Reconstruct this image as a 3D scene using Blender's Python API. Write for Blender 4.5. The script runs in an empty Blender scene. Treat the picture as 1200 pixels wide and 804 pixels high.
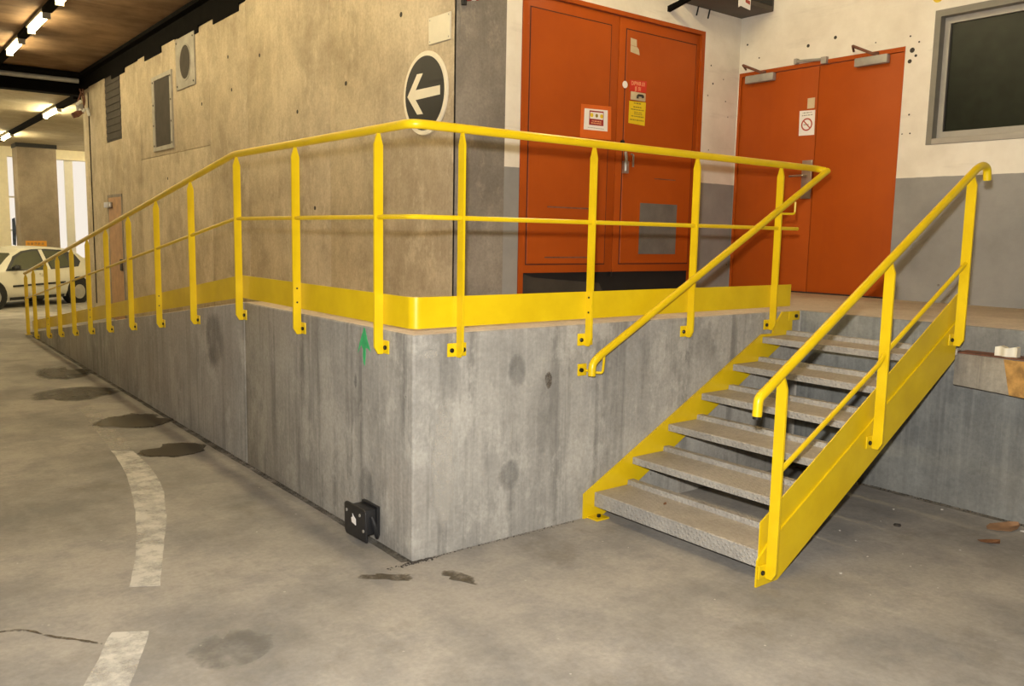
import bpy, bmesh, math, random
from mathutils import Vector, Matrix
random.seed(7)
S = bpy.context.scene
COL = S.collection
R = math.radians

# ------------------------------------------------------------------ camera
FPX = 991.83
cam_d = bpy.data.cameras.new('camera'); cam = bpy.data.objects.new('camera', cam_d); COL.objects.link(cam)
cam_d.sensor_fit = 'HORIZONTAL'; cam_d.sensor_width = 36.0; cam_d.lens = 36.0 * FPX / 1200.0
cam_d.clip_start = 0.05; cam_d.clip_end = 300
CP = Vector((-2.16957, -3.55160, 1.65400))
CR = Vector((0.78794504, -0.61544593, 0.01920754)); CU = Vector((0.06214181, 0.11051639, 0.9919297)); CF = Vector((0.61260184, 0.78039249, -0.12532577))
cam.matrix_world = Matrix(((CR.x, CU.x, -CF.x, CP.x), (CR.y, CU.y, -CF.y, CP.y), (CR.z, CU.z, -CF.z, CP.z), (0, 0, 0, 1)))
S.camera = cam

# ------------------------------------------------------------------ world, flash, exposure
w = bpy.data.worlds.new('overcast_sky'); S.world = w; w.use_nodes = True
w.node_tree.nodes['Background'].inputs[0].default_value = (1.0, 0.90, 0.77, 1)
w.node_tree.nodes['Background'].inputs[1].default_value = 0.95
fl = bpy.data.lights.new('camera_flash', 'SPOT'); fl.energy = 1090; fl.color = (1.0, 0.96, 0.90)
fl.shadow_soft_size = 0.035; fl.spot_size = R(135); fl.spot_blend = 0.4
flo = bpy.data.objects.new('camera_flash', fl); COL.objects.link(flo)
flo.location = CP + CU * 0.19 - CR * 0.03
flo.rotation_euler = CF.to_track_quat('-Z', 'Y').to_euler()
S.view_settings.view_transform = 'Standard'; S.view_settings.look = 'None'
S.view_settings.gamma = 1.0; S.view_settings.use_curve_mapping = False
S.view_settings.exposure = 0.0
LAMP = (1.0, 0.82, 0.46)
TUBE_E = 68.0

# ------------------------------------------------------------------ node helpers
def lin(r, g, b):
    f = lambda c: ((c / 255 + .055) / 1.055) ** 2.4 if c > 10 else c / 255 / 12.92
    return (f(r), f(g), f(b), 1)
class NT:
    def __init__(s, name):
        s.m = bpy.data.materials.new(name); s.m.use_nodes = True
        s.t = s.m.node_tree; s.b = s.t.nodes['Principled BSDF']; s.out = s.t.nodes['Material Output']
    def n(s, kind, **kw):
        x = s.t.nodes.new('ShaderNode' + kind)
        for k, v in kw.items():
            if k[0] == '_': setattr(x, k[1:], v)
            else: s.set(x.inputs[int(k[1:]) if k[0] == 'i' and k[1:].isdigit() else k], v)
        return x
    def set(s, inp, v):
        if isinstance(v, bpy.types.NodeSocket): s.t.links.new(v, inp)
        else: inp.default_value = v
    def pos(s):
        if not hasattr(s, '_p'): s._p = s.t.nodes.new('ShaderNodeNewGeometry')
        return s._p.outputs['Position']
    def noise(s, scale, detail=6, rough=.6, stretch=None, off=None):
        v = s.pos()
        if stretch or off:
            mp = s.n('Mapping', Vector=v); 
            if stretch: mp.inputs['Scale'].default_value = stretch
            if off: mp.inputs['Location'].default_value = off
            v = mp.outputs[0]
        x = s.n('TexNoise', Vector=v, Scale=scale, Detail=detail, Roughness=rough)
        return x.outputs['Fac']
    def ramp(s, fac, a, b, ca=(0, 0, 0, 1), cb=(1, 1, 1, 1)):
        x = s.n('ValToRGB', Fac=fac); e = x.color_ramp.elements
        e[0].position = a; e[1].position = b; e[0].color = ca; e[1].color = cb
        return x.outputs['Color']
    def mix(s, fac, a, b, mode='MIX'):
        x = s.n('Mix'); x.data_type = 'RGBA'; x.blend_type = mode
        s.set(x.inputs[0], fac); s.set(x.inputs[6], a); s.set(x.inputs[7], b)
        return x.outputs[2]
    def math(s, op, a, b=0.0):
        x = s.n('Math'); x.operation = op; s.set(x.inputs[0], a); s.set(x.inputs[1], b); return x.outputs[0]
    def bump(s, h, strength=.3, dist=.01):
        x = s.n('Bump', Height=h, Strength=strength, Distance=dist); s.t.links.new(x.outputs[0], s.b.inputs['Normal'])
    def fin(s, col=None, rough=None, metal=None, spec=None):
        if col is not None: s.set(s.b.inputs['Base Color'], col)
        if rough is not None: s.set(s.b.inputs['Roughness'], rough)
        if metal is not None: s.set(s.b.inputs['Metallic'], metal)
        if spec is not None: s.set(s.b.inputs['Specular IOR Level'], spec)
        return s.m

def m_concrete(name, dark, light, stain, streak=1.0, pits=True, rough=.85, stainlo=.5, stainhi=.75, off=(0, 0, 0), warm=None, pale=None):
    t = NT(name)
    big = t.noise(.8, 9, .66, off=off); mid = t.noise(3.2, 9, .68, off=(off[0] + 2, off[1] + 6, off[2]))
    st = t.noise(1.0, 7, .65, stretch=(9, 9, .45), off=off)
    st2 = t.noise(1.0, 5, .6, stretch=(26, 26, 1.1), off=(off[0] + 1, off[1], off[2] + 3))
    fine = t.noise(45, 4, .6)
    f = t.math('ADD', t.math('MULTIPLY', big, .6), t.math('MULTIPLY', mid, .4))
    c = t.mix(t.ramp(f, .40, .60), dark, light)
    dk = (stain[0] * 1.1, stain[1] * 1.1, stain[2] * 1.1, 1)
    c = t.mix(t.math('MULTIPLY', t.ramp(st, .50, .68), .55 * streak), c, dk)
    c = t.mix(t.math('MULTIPLY', t.ramp(st2, .52, .66), .30 * streak), c, (light[0] * 1.12, light[1] * 1.12, light[2] * 1.12, 1))
    sn = t.noise(2.3, 10, .7, stretch=(1, 1, .55), off=(off[0] + 5, off[1] + 3, off[2] + 1))
    c = t.mix(t.math('MULTIPLY', t.ramp(sn, stainlo, stainhi), .6), c, stain)
    if pale:
        pn_ = t.noise(3.6, 10, .74, stretch=(1, 1, .6), off=(off[0] + 1, off[1] + 8, off[2] + 5))
        c = t.mix(t.math('MULTIPLY', t.ramp(pn_, .53, .62), .55), c, pale)
    if warm:
        wn = t.noise(.55, 5, .5, off=(off[0] + 11, off[1], off[2]))
        c = t.mix(t.math('MULTIPLY', t.ramp(wn, .45, .65), .5), c, warm)
    c = t.mix(t.math('MULTIPLY', t.ramp(fine, .3, .7), .22), c, (0.02, .02, .018, 1))
    h = t.math('ADD', t.math('MULTIPLY', st, .5 * streak), t.math('MULTIPLY', fine, .35))
    h = t.math('ADD', h, t.math('MULTIPLY', mid, .3))
    if pits:
        vo = t.n('TexVoronoi', Vector=t.pos(), Scale=11.0); vo.inputs['Randomness'].default_value = 1
        pn = t.noise(7, 2, .5, off=(3, 9, 2))
        pf = t.math('MULTIPLY', t.math('LESS_THAN', vo.outputs['Distance'], .07), t.ramp(pn, .60, .66))
        c = t.mix(t.math('MULTIPLY', pf, .5), c, (.05, .042, .033, 1))
        h = t.math('SUBTRACT', h, t.math('MULTIPLY', pf, .8))
    t.bump(h, .45, .012)
    return t.fin(c, rough, spec=.25)

def m_plain(name, col, rough=.5, metal=0, var=.12, spec=.5, bump=0, scale=6):
    t = NT(name)
    n = t.noise(scale, 6, .6)
    dk = (col[0] * (1 - var * 2.2), col[1] * (1 - var * 2.2), col[2] * (1 - var * 2.2), 1)
    c = t.mix(t.ramp(n, .35, .65), dk, col)
    if bump: t.bump(t.noise(60, 4, .6), bump, .004)
    return t.fin(c, rough, metal, spec)

def m_emit(name, col, strength):
    t = NT(name); t.set(t.b.inputs['Base Color'], (.9, .9, .85, 1))
    t.set(t.b.inputs['Emission Color'], (*col, 1)); t.set(t.b.inputs['Emission Strength'], strength)
    return t.m

M = {}
M['front'] = m_concrete('grey_cast_concrete', (.27, .257, .232, 1), (.42, .398, .352, 1), (.13, .123, .11, 1), streak=1.3, stainlo=.50, stainhi=.72, warm=(.36, .305, .25, 1), pale=(.50, .475, .42, 1))
M['wall'] = m_concrete('tan_board_formed_concrete', (.40, .325, .225, 1), (.64, .54, .38, 1), (.33, .255, .165, 1), streak=.40, stainlo=.54, stainhi=.8, pale=(.68, .58, .42, 1))
M['ret'] = m_concrete('brown_grey_concrete', (.21, .185, .155, 1), (.34, .30, .25, 1), (.15, .13, .11, 1), off=(4, 2, 0), streak=.35, pale=(.40, .35, .28, 1))
M['pillar'] = m_concrete('dark_concrete', (.25, .20, .145, 1), (.36, .295, .215, 1), (.20, .16, .12, 1), pits=False, streak=.3)
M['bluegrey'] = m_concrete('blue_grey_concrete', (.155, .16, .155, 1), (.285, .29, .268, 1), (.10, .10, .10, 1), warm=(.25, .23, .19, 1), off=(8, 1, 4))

def m_floor():
    t = NT('dusty_parking_floor_concrete')
    a = t.noise(.75, 9, .66); b = t.noise(2.6, 12, .74, off=(3, 1, 0)); f = t.noise(38, 5, .65)
    sc = t.noise(1.0, 6, .6, stretch=(3.2, 1.1, 1), off=(2, 5, 0))
    c = t.mix(t.ramp(a, .40, .58), (.225, .21, .188, 1), (.39, .358, .315, 1))
    c = t.mix(t.math('MULTIPLY', t.ramp(b, .46, .66), .62), c, (.205, .20, .195, 1))
    c = t.mix(t.math('MULTIPLY', t.ramp(sc, .50, .66), .34), c, (.415, .385, .335, 1))
    d = t.noise(1.7, 9, .7, off=(9, 4, 0))
    c = t.mix(t.math('MULTIPLY', t.ramp(d, .57, .70), .5), c, (.165, .145, .115, 1))
    c = t.mix(t.math('MULTIPLY', t.ramp(f, .35, .68), .20), c, (.08, .07, .06, 1))
    vo = t.n('TexVoronoi', Vector=t.pos(), Scale=9.0); sp = t.math('LESS_THAN', vo.outputs['Distance'], .05)
    sp = t.math('MULTIPLY', sp, t.ramp(t.noise(4, 2, .5), .5, .6))
    c = t.mix(t.math('MULTIPLY', sp, .6), c, (.62, .58, .5, 1))
    t.bump(t.math('ADD', t.math('MULTIPLY', b, .6), t.math('MULTIPLY', f, .4)), .28, .008)
    rg = t.n('MapRange', Value=b); rg.inputs['To Min'].default_value = .62; rg.inputs['To Max'].default_value = .9
    return t.fin(c, rg.outputs[0], spec=.35)
M['floor'] = m_floor()
M['top'] = m_concrete('dusty_tan_screed', (.52, .43, .335, 1), (.68, .58, .455, 1), (.42, .34, .26, 1), streak=.3, pits=False)

def m_paintwall():
    t = NT('white_over_grey_painted_wall')
    sep = t.n('SeparateXYZ', Vector=t.pos())
    wob = t.math('MULTIPLY', t.math('SUBTRACT', t.noise(6, 3, .5), .5), .012)
    z = t.math('ADD', sep.outputs[2], wob)
    up = t.math('GREATER_THAN', z, 2.222)
    n = t.noise(1.6, 8, .62); st = t.noise(1.0, 6, .6, stretch=(1.2, 1.2, 9)); f = t.noise(30, 4, .6)
    wc = t.mix(t.ramp(n, .35, .65), (.67, .61, .51, 1), (.82, .77, .67, 1))
    wc = t.mix(t.math('MULTIPLY', t.ramp(st, .60, .72), .3), wc, (.45, .40, .33, 1))
    gc = t.mix(t.ramp(n, .35, .65), (.225, .22, .21, 1), (.315, .305, .285, 1))
    c = t.mix(up, gc, wc)
    vo = t.n('TexVoronoi', Vector=t.pos(), Scale=5.0)
    pf = t.math('MULTIPLY', t.math('LESS_THAN', vo.outputs['Distance'], .06), t.ramp(t.noise(3, 2, .5, off=(1, 4, 7)), .55, .58))
    c = t.mix(t.math('MULTIPLY', pf, .8), c, (.10, .085, .07, 1))
    t.bump(t.math('ADD', t.math('MULTIPLY', st, .6), t.math('MULTIPLY', f, .4)), .35, .012)
    return t.fin(c, .7, spec=.3)
M['paintwall'] = m_paintwall()

def m_ceiling():
    t = NT('stained_brown_concrete_ceiling')
    a = t.noise(1.1, 9, .65); s = t.noise(1, 7, .65, stretch=(.7, 5, 1))
    c = t.mix(t.ramp(a, .36, .64), (.16, .095, .05, 1), (.31, .20, .11, 1))
    c = t.mix(t.math('MULTIPLY', t.ramp(s, .5, .7), .5), c, (.11, .065, .034, 1))
    t.bump(s, .3, .01)
    return t.fin(c, .9, spec=.2)
M['ceiling'] = m_ceiling()
M['ceiling2'] = m_concrete('pale_ochre_ceiling', (.42, .35, .22, 1), (.56, .48, .32, 1), (.36, .29, .18, 1), pits=False)
M['cream'] = m_plain('cream_painted_masonry', (.90, .82, .60, 1), .8, var=.04)

def m_yellow():
    t = NT('yellow_gloss_paint')
    n = t.noise(5, 7, .6); f = t.noise(60, 3, .5); d = t.noise(14, 8, .7, off=(2, 2, 2))
    c = t.mix(t.ramp(n, .3, .7), (.64, .43, .004, 1), (.74, .525, .007, 1))
    c = t.mix(t.math('MULTIPLY', t.ramp(d, .66, .78), .45), c, (.30, .20, .03, 1))
    t.bump(f, .06, .003)
    return t.fin(c, .33, spec=.42)
M['yellow'] = m_yellow()

def m_orange():
    t = NT('orange_brown_door_paint')
    n = t.noise(1.3, 7, .6); st = t.noise(1, 6, .6, stretch=(8, 8, .5))
    c = t.mix(t.ramp(n, .3, .7), (.35, .064, .006, 1), (.43, .084, .008, 1))
    c = t.mix(t.math('MULTIPLY', t.ramp(st, .55, .75), .25), c, (.30, .05, .008, 1))
    t.bump(st, .04, .004)
    return t.fin(c, .50, spec=.18)
M['orange'] = m_orange()

def m_checker():
    t = NT('dusty_tear_plate_steel')
    n = t.noise(3.0, 8, .62); f = t.noise(40, 4, .6)
    geo = t.n('NewGeometry'); sep = t.n('SeparateXYZ', Vector=geo.outputs['Normal'])
    c1 = t.mix(t.ramp(n, .35, .65), (.31, .295, .27, 1), (.43, .41, .37, 1))
    dust = t.mix(t.ramp(n, .35, .65), (.38, .335, .275, 1), (.50, .445, .37, 1))
    c = t.mix(t.ramp(sep.outputs[2], .4, .9), c1, dust)
    c = t.mix(t.math('MULTIPLY', t.ramp(f, .4, .7), .25), c, (.10, .09, .08, 1))
    mp = t.n('Mapping', Vector=t.pos()); mp.inputs['Scale'].default_value = (1, 1, 1); mp.inputs['Rotation'].default_value = (R(45), R(20), R(45))
    v = t.n('TexVoronoi', Vector=mp.outputs[0], Scale=55.0); v.inputs['Randomness'].default_value = .25
    dots = t.ramp(v.outputs['Distance'], .25, .42, (1, 1, 1, 1), (0, 0, 0, 1))
    t.bump(dots, .65, .005)
    return t.fin(c, .6, .15, .4)
M['tread'] = m_checker()
M['black'] = m_plain('black_steel', (.012, .011, .010, 1), .6)
M['blackpl'] = m_plain('black_plastic', (.016, .016, .017, 1), .4)
M['darkbeam'] = m_plain('blackened_steel', (.006, .005, .004, 1), .9, var=.2, spec=.05)
M['bolt'] = m_plain('black_bolt_cap', (.010, .010, .010, 1), .35)
M['steel'] = m_plain('brushed_steel', (.52, .50, .46, 1), .35, .85)
M['galv'] = m_plain('dull_galvanised_steel', (.42, .40, .35, 1), .55, .3)
M['ventframe'] = m_plain('pale_grey_vent_frame', (.40, .37, .31, 1), .7)
M['mesh'] = m_plain('dark_vent_mesh', (.055, .045, .033, 1), .9)
M['ventgrey'] = m_plain('grey_vent_mesh', (.16, .15, .135, 1), .7, bump=.6)
M['white'] = m_plain('white_paint', (.80, .78, .70, 1), .5, var=.03)
M['paper'] = m_plain('white_paper', (.83, .80, .76, 1), .7, var=.02)
M['signblack'] = m_plain('black_sign_face', (.012, .012, .014, 1), .35)
M['cream_sign'] = m_plain('cream_sign_rim', (.83, .77, .62, 1), .4, var=.03)
M['panel'] = m_plain('cream_blank_plate', (.72, .67, .53, 1), .55, var=.04)
M['red'] = m_plain('red_label', (.58, .030, .012, 1), .5, var=.05)
M['maroon'] = m_plain('maroon_print', (.30, .020, .020, 1), .6, var=.05)
M['yellab'] = m_plain('yellow_label', (.78, .56, .01, 1), .5, var=.05)
M['ink'] = m_plain('dark_print', (.05, .04, .02, 1), .6)
M['inkbrown'] = m_plain('faint_print', (.30, .22, .02, 1), .6)
M['inkpale'] = m_plain('pale_orange_lettering', (.80, .40, .20, 1), .6, var=.03)
M['inkgrey'] = m_plain('grey_print', (.38, .37, .34, 1), .6)
M['redring'] = m_plain('red_brown_ring_print', (.42, .06, .03, 1), .6, var=.04)
M['orangesheet'] = m_plain('bright_orange_backing_sheet', (.68, .13, .010, 1), .45, var=.05)
M['tape'] = m_plain('old_paper_tape', (.62, .50, .31, 1), .7, var=.08)
M['green'] = m_plain('green_spray_paint', (.05, .46, .16, 1), .6, var=.12, scale=25)
M['wood'] = m_concrete('weathered_grey_timber', (.22, .19, .15, 1), (.38, .34, .27, 1), (.10, .09, .08, 1), streak=1.3, pits=False, off=(1, 7, 3))
M['rust'] = m_plain('rusty_yellow_steel', (.52, .28, .07, 1), .7, var=.25, scale=14, bump=.4)
M['rustred'] = m_plain('red_rust', (.22, .09, .05, 1), .8, var=.25, scale=14)
M['rustdark'] = m_plain('dark_door_seam', (.09, .018, .005, 1), .8)
M['foam'] = m_plain('off_white_plastic', (.78, .73, .58, 1), .6, var=.04)
M['leaf'] = m_plain('brown_leaf', (.22, .095, .035, 1), .7, var=.2, scale=40)
M['card'] = m_plain('brown_cardboard', (.36, .20, .10, 1), .8, var=.15, scale=14)
M['crumb'] = m_plain('pale_crumb', (.52, .48, .42, 1), .8)
M['dirt'] = m_plain('dark_dirt', (.055, .045, .035, 1), .95, var=.25, scale=30)
M['tube'] = m_emit('lit_fluorescent_tube', LAMP, TUBE_E)
M['tube_far'] = m_emit('bright_fluorescent_tube', (1.0, .84, .50), TUBE_E * 2.8)
M['housing'] = m_plain('grey_lamp_housing', (.30, .26, .19, 1), .6)
M['carpaint'] = m_plain('cream_white_car_paint', (.70, .67, .55, 1), .25, var=.02)
M['carglass'] = m_plain('dark_car_glass', (.10, .105, .07, 1), .08, var=.05)
M['tyre'] = m_plain('black_rubber', (.012, .012, .012, 1), .8)
M['orangesign'] = m_plain('orange_sign', (.72, .32, .02, 1), .5, var=.05)
M['blue'] = m_plain('blue_banner', (.10, .15, .26, 1), .6, var=.3, scale=4)
M['interior'] = m_plain('dim_room_paint', (.34, .34, .27, 1), .9)
M['reveal'] = m_plain('dark_grey_reveal_paint', (.23, .215, .175, 1), .6, var=.06)
M['winframe'] = m_plain('grey_beige_window_frame', (.42, .39, .33, 1), .55, var=.06)
M['dark'] = m_plain('dark_void', (.012, .010, .008, 1), .8)

def m_glass():
    t = NT('dark_window_glass')
    g = t.n('BsdfGlossy', Color=(.9, .9, .9, 1), Roughness=.32); tr = t.n('BsdfTransparent', Color=(.55, .58, .52, 1))
    lw = t.n('LayerWeight', Blend=.35); mx = t.n('MixShader', i0=t.math('ADD', t.math('MULTIPLY', lw.outputs['Fresnel'], .12), .012), i1=tr.outputs[0], i2=g.outputs[0])
    t.t.links.new(mx.outputs[0], t.out.inputs['Surface']); return t.m
M['glass'] = m_glass()

def m_worn(name, col, rough, lo, hi, scale, opacity=1.0, flat=None):
    # worn paint or damp: patchy, the surface below shows through where it is gone; flat = thin axis of a patch whose rim fades out
    t = NT(name)
    n = t.noise(scale, 10, .72, off=(6, 2, 0)); n2 = t.noise(scale * .3, 4, .5, off=(1, 2, 0))
    v = t.math('ADD', t.math('MULTIPLY', n, .65), t.math('MULTIPLY', n2, .35))
    if flat is not None:
        tc = t.n('TexCoord'); mp = t.n('Mapping', Vector=tc.outputs['Generated'])
        sc = [2, 2, 2]; sc[flat] = 0; lc = [-1, -1, -1]; lc[flat] = 0
        mp.inputs['Scale'].default_value = sc; mp.inputs['Location'].default_value = lc
        ln = t.n('VectorMath', i0=mp.outputs[0]); ln.operation = 'LENGTH'
        rim = t.n('MapRange', Value=ln.outputs['Value']); rim.interpolation_type = 'SMOOTHSTEP'
        rim.inputs['From Min'].default_value = .98; rim.inputs['From Max'].default_value = .45
        v = t.math('SUBTRACT', t.math('ADD', v, t.math('MULTIPLY', rim.outputs[0], .35)), .28)
    f = t.math('MULTIPLY', t.ramp(v, lo, hi), opacity)
    t.set(t.b.inputs['Base Color'], col); t.set(t.b.inputs['Roughness'], rough); t.set(t.b.inputs['Alpha'], f)
    return t.m
M['line'] = m_worn('worn_white_road_paint', (.60, .57, .51, 1), .8, .34, .56, 9.0, .92)
M['line2'] = m_worn('faded_white_road_paint', (.56, .52, .45, 1), .85, .44, .62, 9.0, .7)
M['puddle'] = m_worn('dark_oily_damp_patch', (.045, .034, .020, 1), .35, .30, .42, 5.0, .90, 2)
M['puddle2'] = m_worn('half_dry_damp_patch', (.06, .047, .030, 1), .55, .38, .60, 3.0, .75, 2)
M['damp'] = m_worn('faint_grey_damp_stain', (.20, .19, .17, 1), .7, .44, .60, 6.0, .26, 2)
M['smear'] = m_worn('brown_dirt_smear', (.13, .105, .07, 1), .9, .46, .64, 12.0, .65, 2)
M['crack'] = m_worn('fine_dirt_crack', (.13, .10, .065, 1), .9, .42, .56, 14.0, .8)
M['wet_y'] = m_worn('dark_wall_stain_front', (.17, .165, .155, 1), .7, .34, .74, 7.0, .26, 1)
M['wet_x'] = m_worn('dark_wall_stain_side', (.17, .165, .155, 1), .7, .34, .74, 7.0, .26, 0)
M['brown_y'] = m_worn('brown_drip_stain', (.13, .105, .08, 1), .8, .42, .66, 24.0, .65, 1)
M['chalk_y'] = m_worn('chalky_plaster', (.55, .52, .46, 1), .85, .36, .66, 9.0, .6, 1)

# ------------------------------------------------------------------ mesh helpers
WL = {}
def bx(bm, x0, x1, y0, y1, z0, z1):
    v = [bm.verts.new((x, y, z)) for x in (x0, x1) for y in (y0, y1) for z in (z0, z1)]
    for f in ((0, 1, 3, 2), (4, 6, 7, 5), (0, 4, 5, 1), (2, 3, 7, 6), (0, 2, 6, 4), (1, 5, 7, 3)): bm.faces.new([v[i] for i in f])
def prism(bm, pts, axis, a, b):
    # pts 2-D polygon in the plane across `axis` (x: (y,z), y: (x,z), z: (x,y)), from a to b along it
    def P(p, t): return {'x': (t, p[0], p[1]), 'y': (p[0], t, p[1]), 'z': (p[0], p[1], t)}[axis]
    A = [bm.verts.new(P(p, a)) for p in pts]; B = [bm.verts.new(P(p, b)) for p in pts]
    bm.faces.new(A); bm.faces.new(B[::-1]); n = len(pts)
    for i in range(n): bm.faces.new((A[i], B[i], B[(i + 1) % n], A[(i + 1) % n]))
def fillet(path, r, n=6):
    P = [Vector(p) for p in path]; out = [P[0]]
    for i in range(1, len(P) - 1):
        a = (P[i - 1] - P[i]); b = (P[i + 1] - P[i]); k = min(r, a.length * .45, b.length * .45)
        p0 = P[i] + a.normalized() * k; p1 = P[i] + b.normalized() * k
        for j in range(n + 1):
            t = j / n; out.append(p0 * (1 - t) ** 2 + P[i] * 2 * t * (1 - t) + p1 * t * t)
    out.append(P[-1]); return out
def tube(bm, path, rad, seg=14, cap=True, roundcap=False):
    P = [Vector(p) for p in path]; rings = []
    T = (P[1] - P[0]).normalized(); up = Vector((0, 0, 1)) if abs(T.z) < .9 else Vector((1, 0, 0))
    N = T.cross(up).normalized()
    for i, p in enumerate(P):
        t = (P[min(i + 1, len(P) - 1)] - P[max(i - 1, 0)]).normalized()
        N = (N - t * N.dot(t)).normalized(); B = t.cross(N)
        rd = rad[i] if isinstance(rad, (list, tuple)) else rad
        rings.append([bm.verts.new(p + (N * math.cos(2 * math.pi * k / seg) + B * math.sin(2 * math.pi * k / seg)) * rd) for k in range(seg)])
    for a, b in zip(rings, rings[1:]):
        for k in range(seg): bm.faces.new((a[k], a[(k + 1) % seg], b[(k + 1) % seg], b[k]))
    if cap: bm.faces.new(rings[0][::-1]); bm.faces.new(rings[-1])
def disc(bm, c, axis, rad, a, b, seg=24):
    pts = [(c[0] + rad * math.cos(2 * math.pi * k / seg), c[1] + rad * math.sin(2 * math.pi * k / seg)) for k in range(seg)]
    prism(bm, pts, axis, a, b)
def ring(bm, c, axis, r0, r1, a, b, seg=32):
    def P(u, v, t): return {'x': (t, u, v), 'y': (u, t, v), 'z': (u, v, t)}[axis]
    V = [[bm.verts.new(P(c[0] + r * math.cos(2 * math.pi * k / seg), c[1] + r * math.sin(2 * math.pi * k / seg), t)) for k in range(seg)] for r, t in ((r0, a), (r1, a), (r1, b), (r0, b))]
    for i in range(4):
        for k in range(seg): bm.faces.new((V[i][k], V[i][(k + 1) % seg], V[(i + 1) % 4][(k + 1) % seg], V[(i + 1) % 4][k]))
def bev(bm, w, seg=2, ang=25):
    bmesh.ops.recalc_face_normals(bm, faces=bm.faces[:])
    es = [e for e in bm.edges if len(e.link_faces) == 2 and e.calc_face_angle(0) > R(ang)]
    bmesh.ops.bevel(bm, geom=es, offset=w, segments=seg, affect='EDGES', profile=.5, clamp_overlap=True)
def new(): return bmesh.new()
def tag(o, label=None, cat=None, group=None, kind=None):
    if label: o['label'] = label
    if cat: o['category'] = cat
    if group: o['group'] = group
    if kind: o['kind'] = kind
    return o
def obj(name, bm, mats, parent=None, label=None, cat=None, group=None, kind=None, at=None, smooth=True):
    if not isinstance(mats, (list, tuple)): mats = [mats]
    bmesh.ops.recalc_face_normals(bm, faces=bm.faces[:])
    if at is None:
        xs = [v.co for v in bm.verts]
        at = Vector(((min(c.x for c in xs) + max(c.x for c in xs)) / 2, (min(c.y for c in xs) + max(c.y for c in xs)) / 2, min(c.z for c in xs)))
    at = Vector(at)
    bmesh.ops.translate(bm, verts=bm.verts[:], vec=-at)
    me = bpy.data.meshes.new(name); bm.to_mesh(me); bm.free()
    for m in mats: me.materials.append(M[m] if isinstance(m, str) else m)
    if smooth and len(me.polygons):
        me.polygons.foreach_set('use_smooth', [True] * len(me.polygons)); me.set_sharp_from_angle(angle=R(32))
    o = bpy.data.objects.new(name, me); COL.objects.link(o)
    WL[o.name] = at
    o.location = at - (WL[parent.name] if parent else Vector((0, 0, 0)))
    if parent: o.parent = parent
    return tag(o, label, cat, group, kind)
def thing(name, loc, label, cat=None, group=None, kind=None):
    o = bpy.data.objects.new(name, None); COL.objects.link(o); o.location = loc; o.empty_display_size = .1
    WL[o.name] = Vector(loc); return tag(o, label, cat, group, kind)
def box(name, dims, mat, parent=None, bevel=0, **kw):
    bm = new(); bx(bm, *dims)
    if bevel: bev(bm, bevel)
    return obj(name, bm, mat, parent, **kw)
def text(s, size, mat, parent, origin, ux, uy, name='lettering', squash=1.0):
    # flat lettering: ux, uy are the world directions of reading and of up
    cu = bpy.data.curves.new('txt', 'FONT'); cu.body = s; cu.size = size; cu.align_x = 'CENTER'; cu.align_y = 'CENTER'; cu.extrude = .0006
    to = bpy.data.objects.new('txt', cu); COL.objects.link(to)
    dg = bpy.context.evaluated_depsgraph_get(); me = bpy.data.meshes.new_from_object(to.evaluated_get(dg))
    bpy.data.objects.remove(to); bpy.data.curves.remove(cu)
    ux = Vector(ux) * squash; uy = Vector(uy); uz = ux.cross(uy).normalized()
    for v in me.vertices: v.co = ux * v.co.x + uy * v.co.y + uz * v.co.z
    me.materials.clear(); me.materials.append(M[mat]); me.name = name
    o = bpy.data.objects.new(name, me); COL.objects.link(o); o.parent = parent; o.location = Vector(origin) - WL[parent.name]
    return o

# ------------------------------------------------------------------ dimensions (metres; origin = foot of the platform corner)
H = 1.16; XW = 1.633; YW = 2.088; X2 = 5.145; X1 = 3.28
KY = 2.265                       # where the ramp starts to fall
def ramp_z(y): return H if y < KY else H - .1247 * (y - KY)
ZC = 4.6                         # ceiling

# ------------------------------------------------------------------ the setting
bm = new()                       # parking floor: level, then falling gently to the lower bay
ys = [-9, 14.0, 19.0, 30.5]; zs = [0, 0, -.34, -.34]
rows = [[bm.verts.new((x, y, z)) for x in (-9.2, 12.2)] for y, z in zip(ys, zs)]
low = [[bm.verts.new((x, y, z - .25)) for x in (-9.2, 12.2)] for y, z in zip(ys, zs)]
for i in range(3):
    bm.faces.new((rows[i][0], rows[i][1], rows[i + 1][1], rows[i + 1][0])); bm.faces.new((low[i][0], low[i + 1][0], low[i + 1][1], low[i][1]))
    bm.faces.new((rows[i][0], rows[i + 1][0], low[i + 1][0], low[i][0])); bm.faces.new((rows[i][1], low[i][1], low[i + 1][1], rows[i + 1][1]))
bm.faces.new((rows[0][0], low[0][0], low[0][1], rows[0][1])); bm.faces.new((rows[3][0], rows[3][1], low[3][1], low[3][0]))
obj('floor', bm, 'floor', kind='structure', label='dusty grey concrete parking floor with oil stains', at=(0, 0, 0), smooth=False)

def conc_mats(bm):
    bmesh.ops.recalc_face_normals(bm, faces=bm.faces[:])
    for f in bm.faces:
        if f.normal.z > .8: f.material_index = 1
bm = new()
prism(bm, [(0, 0), (X1, 0), (X1, -8.9), (X2 + .2, -8.9), (X2 + .2, YW + .15), (XW + .1, YW + .15), (XW + .1, KY), (0, KY)], 'z', -.02, H)
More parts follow.
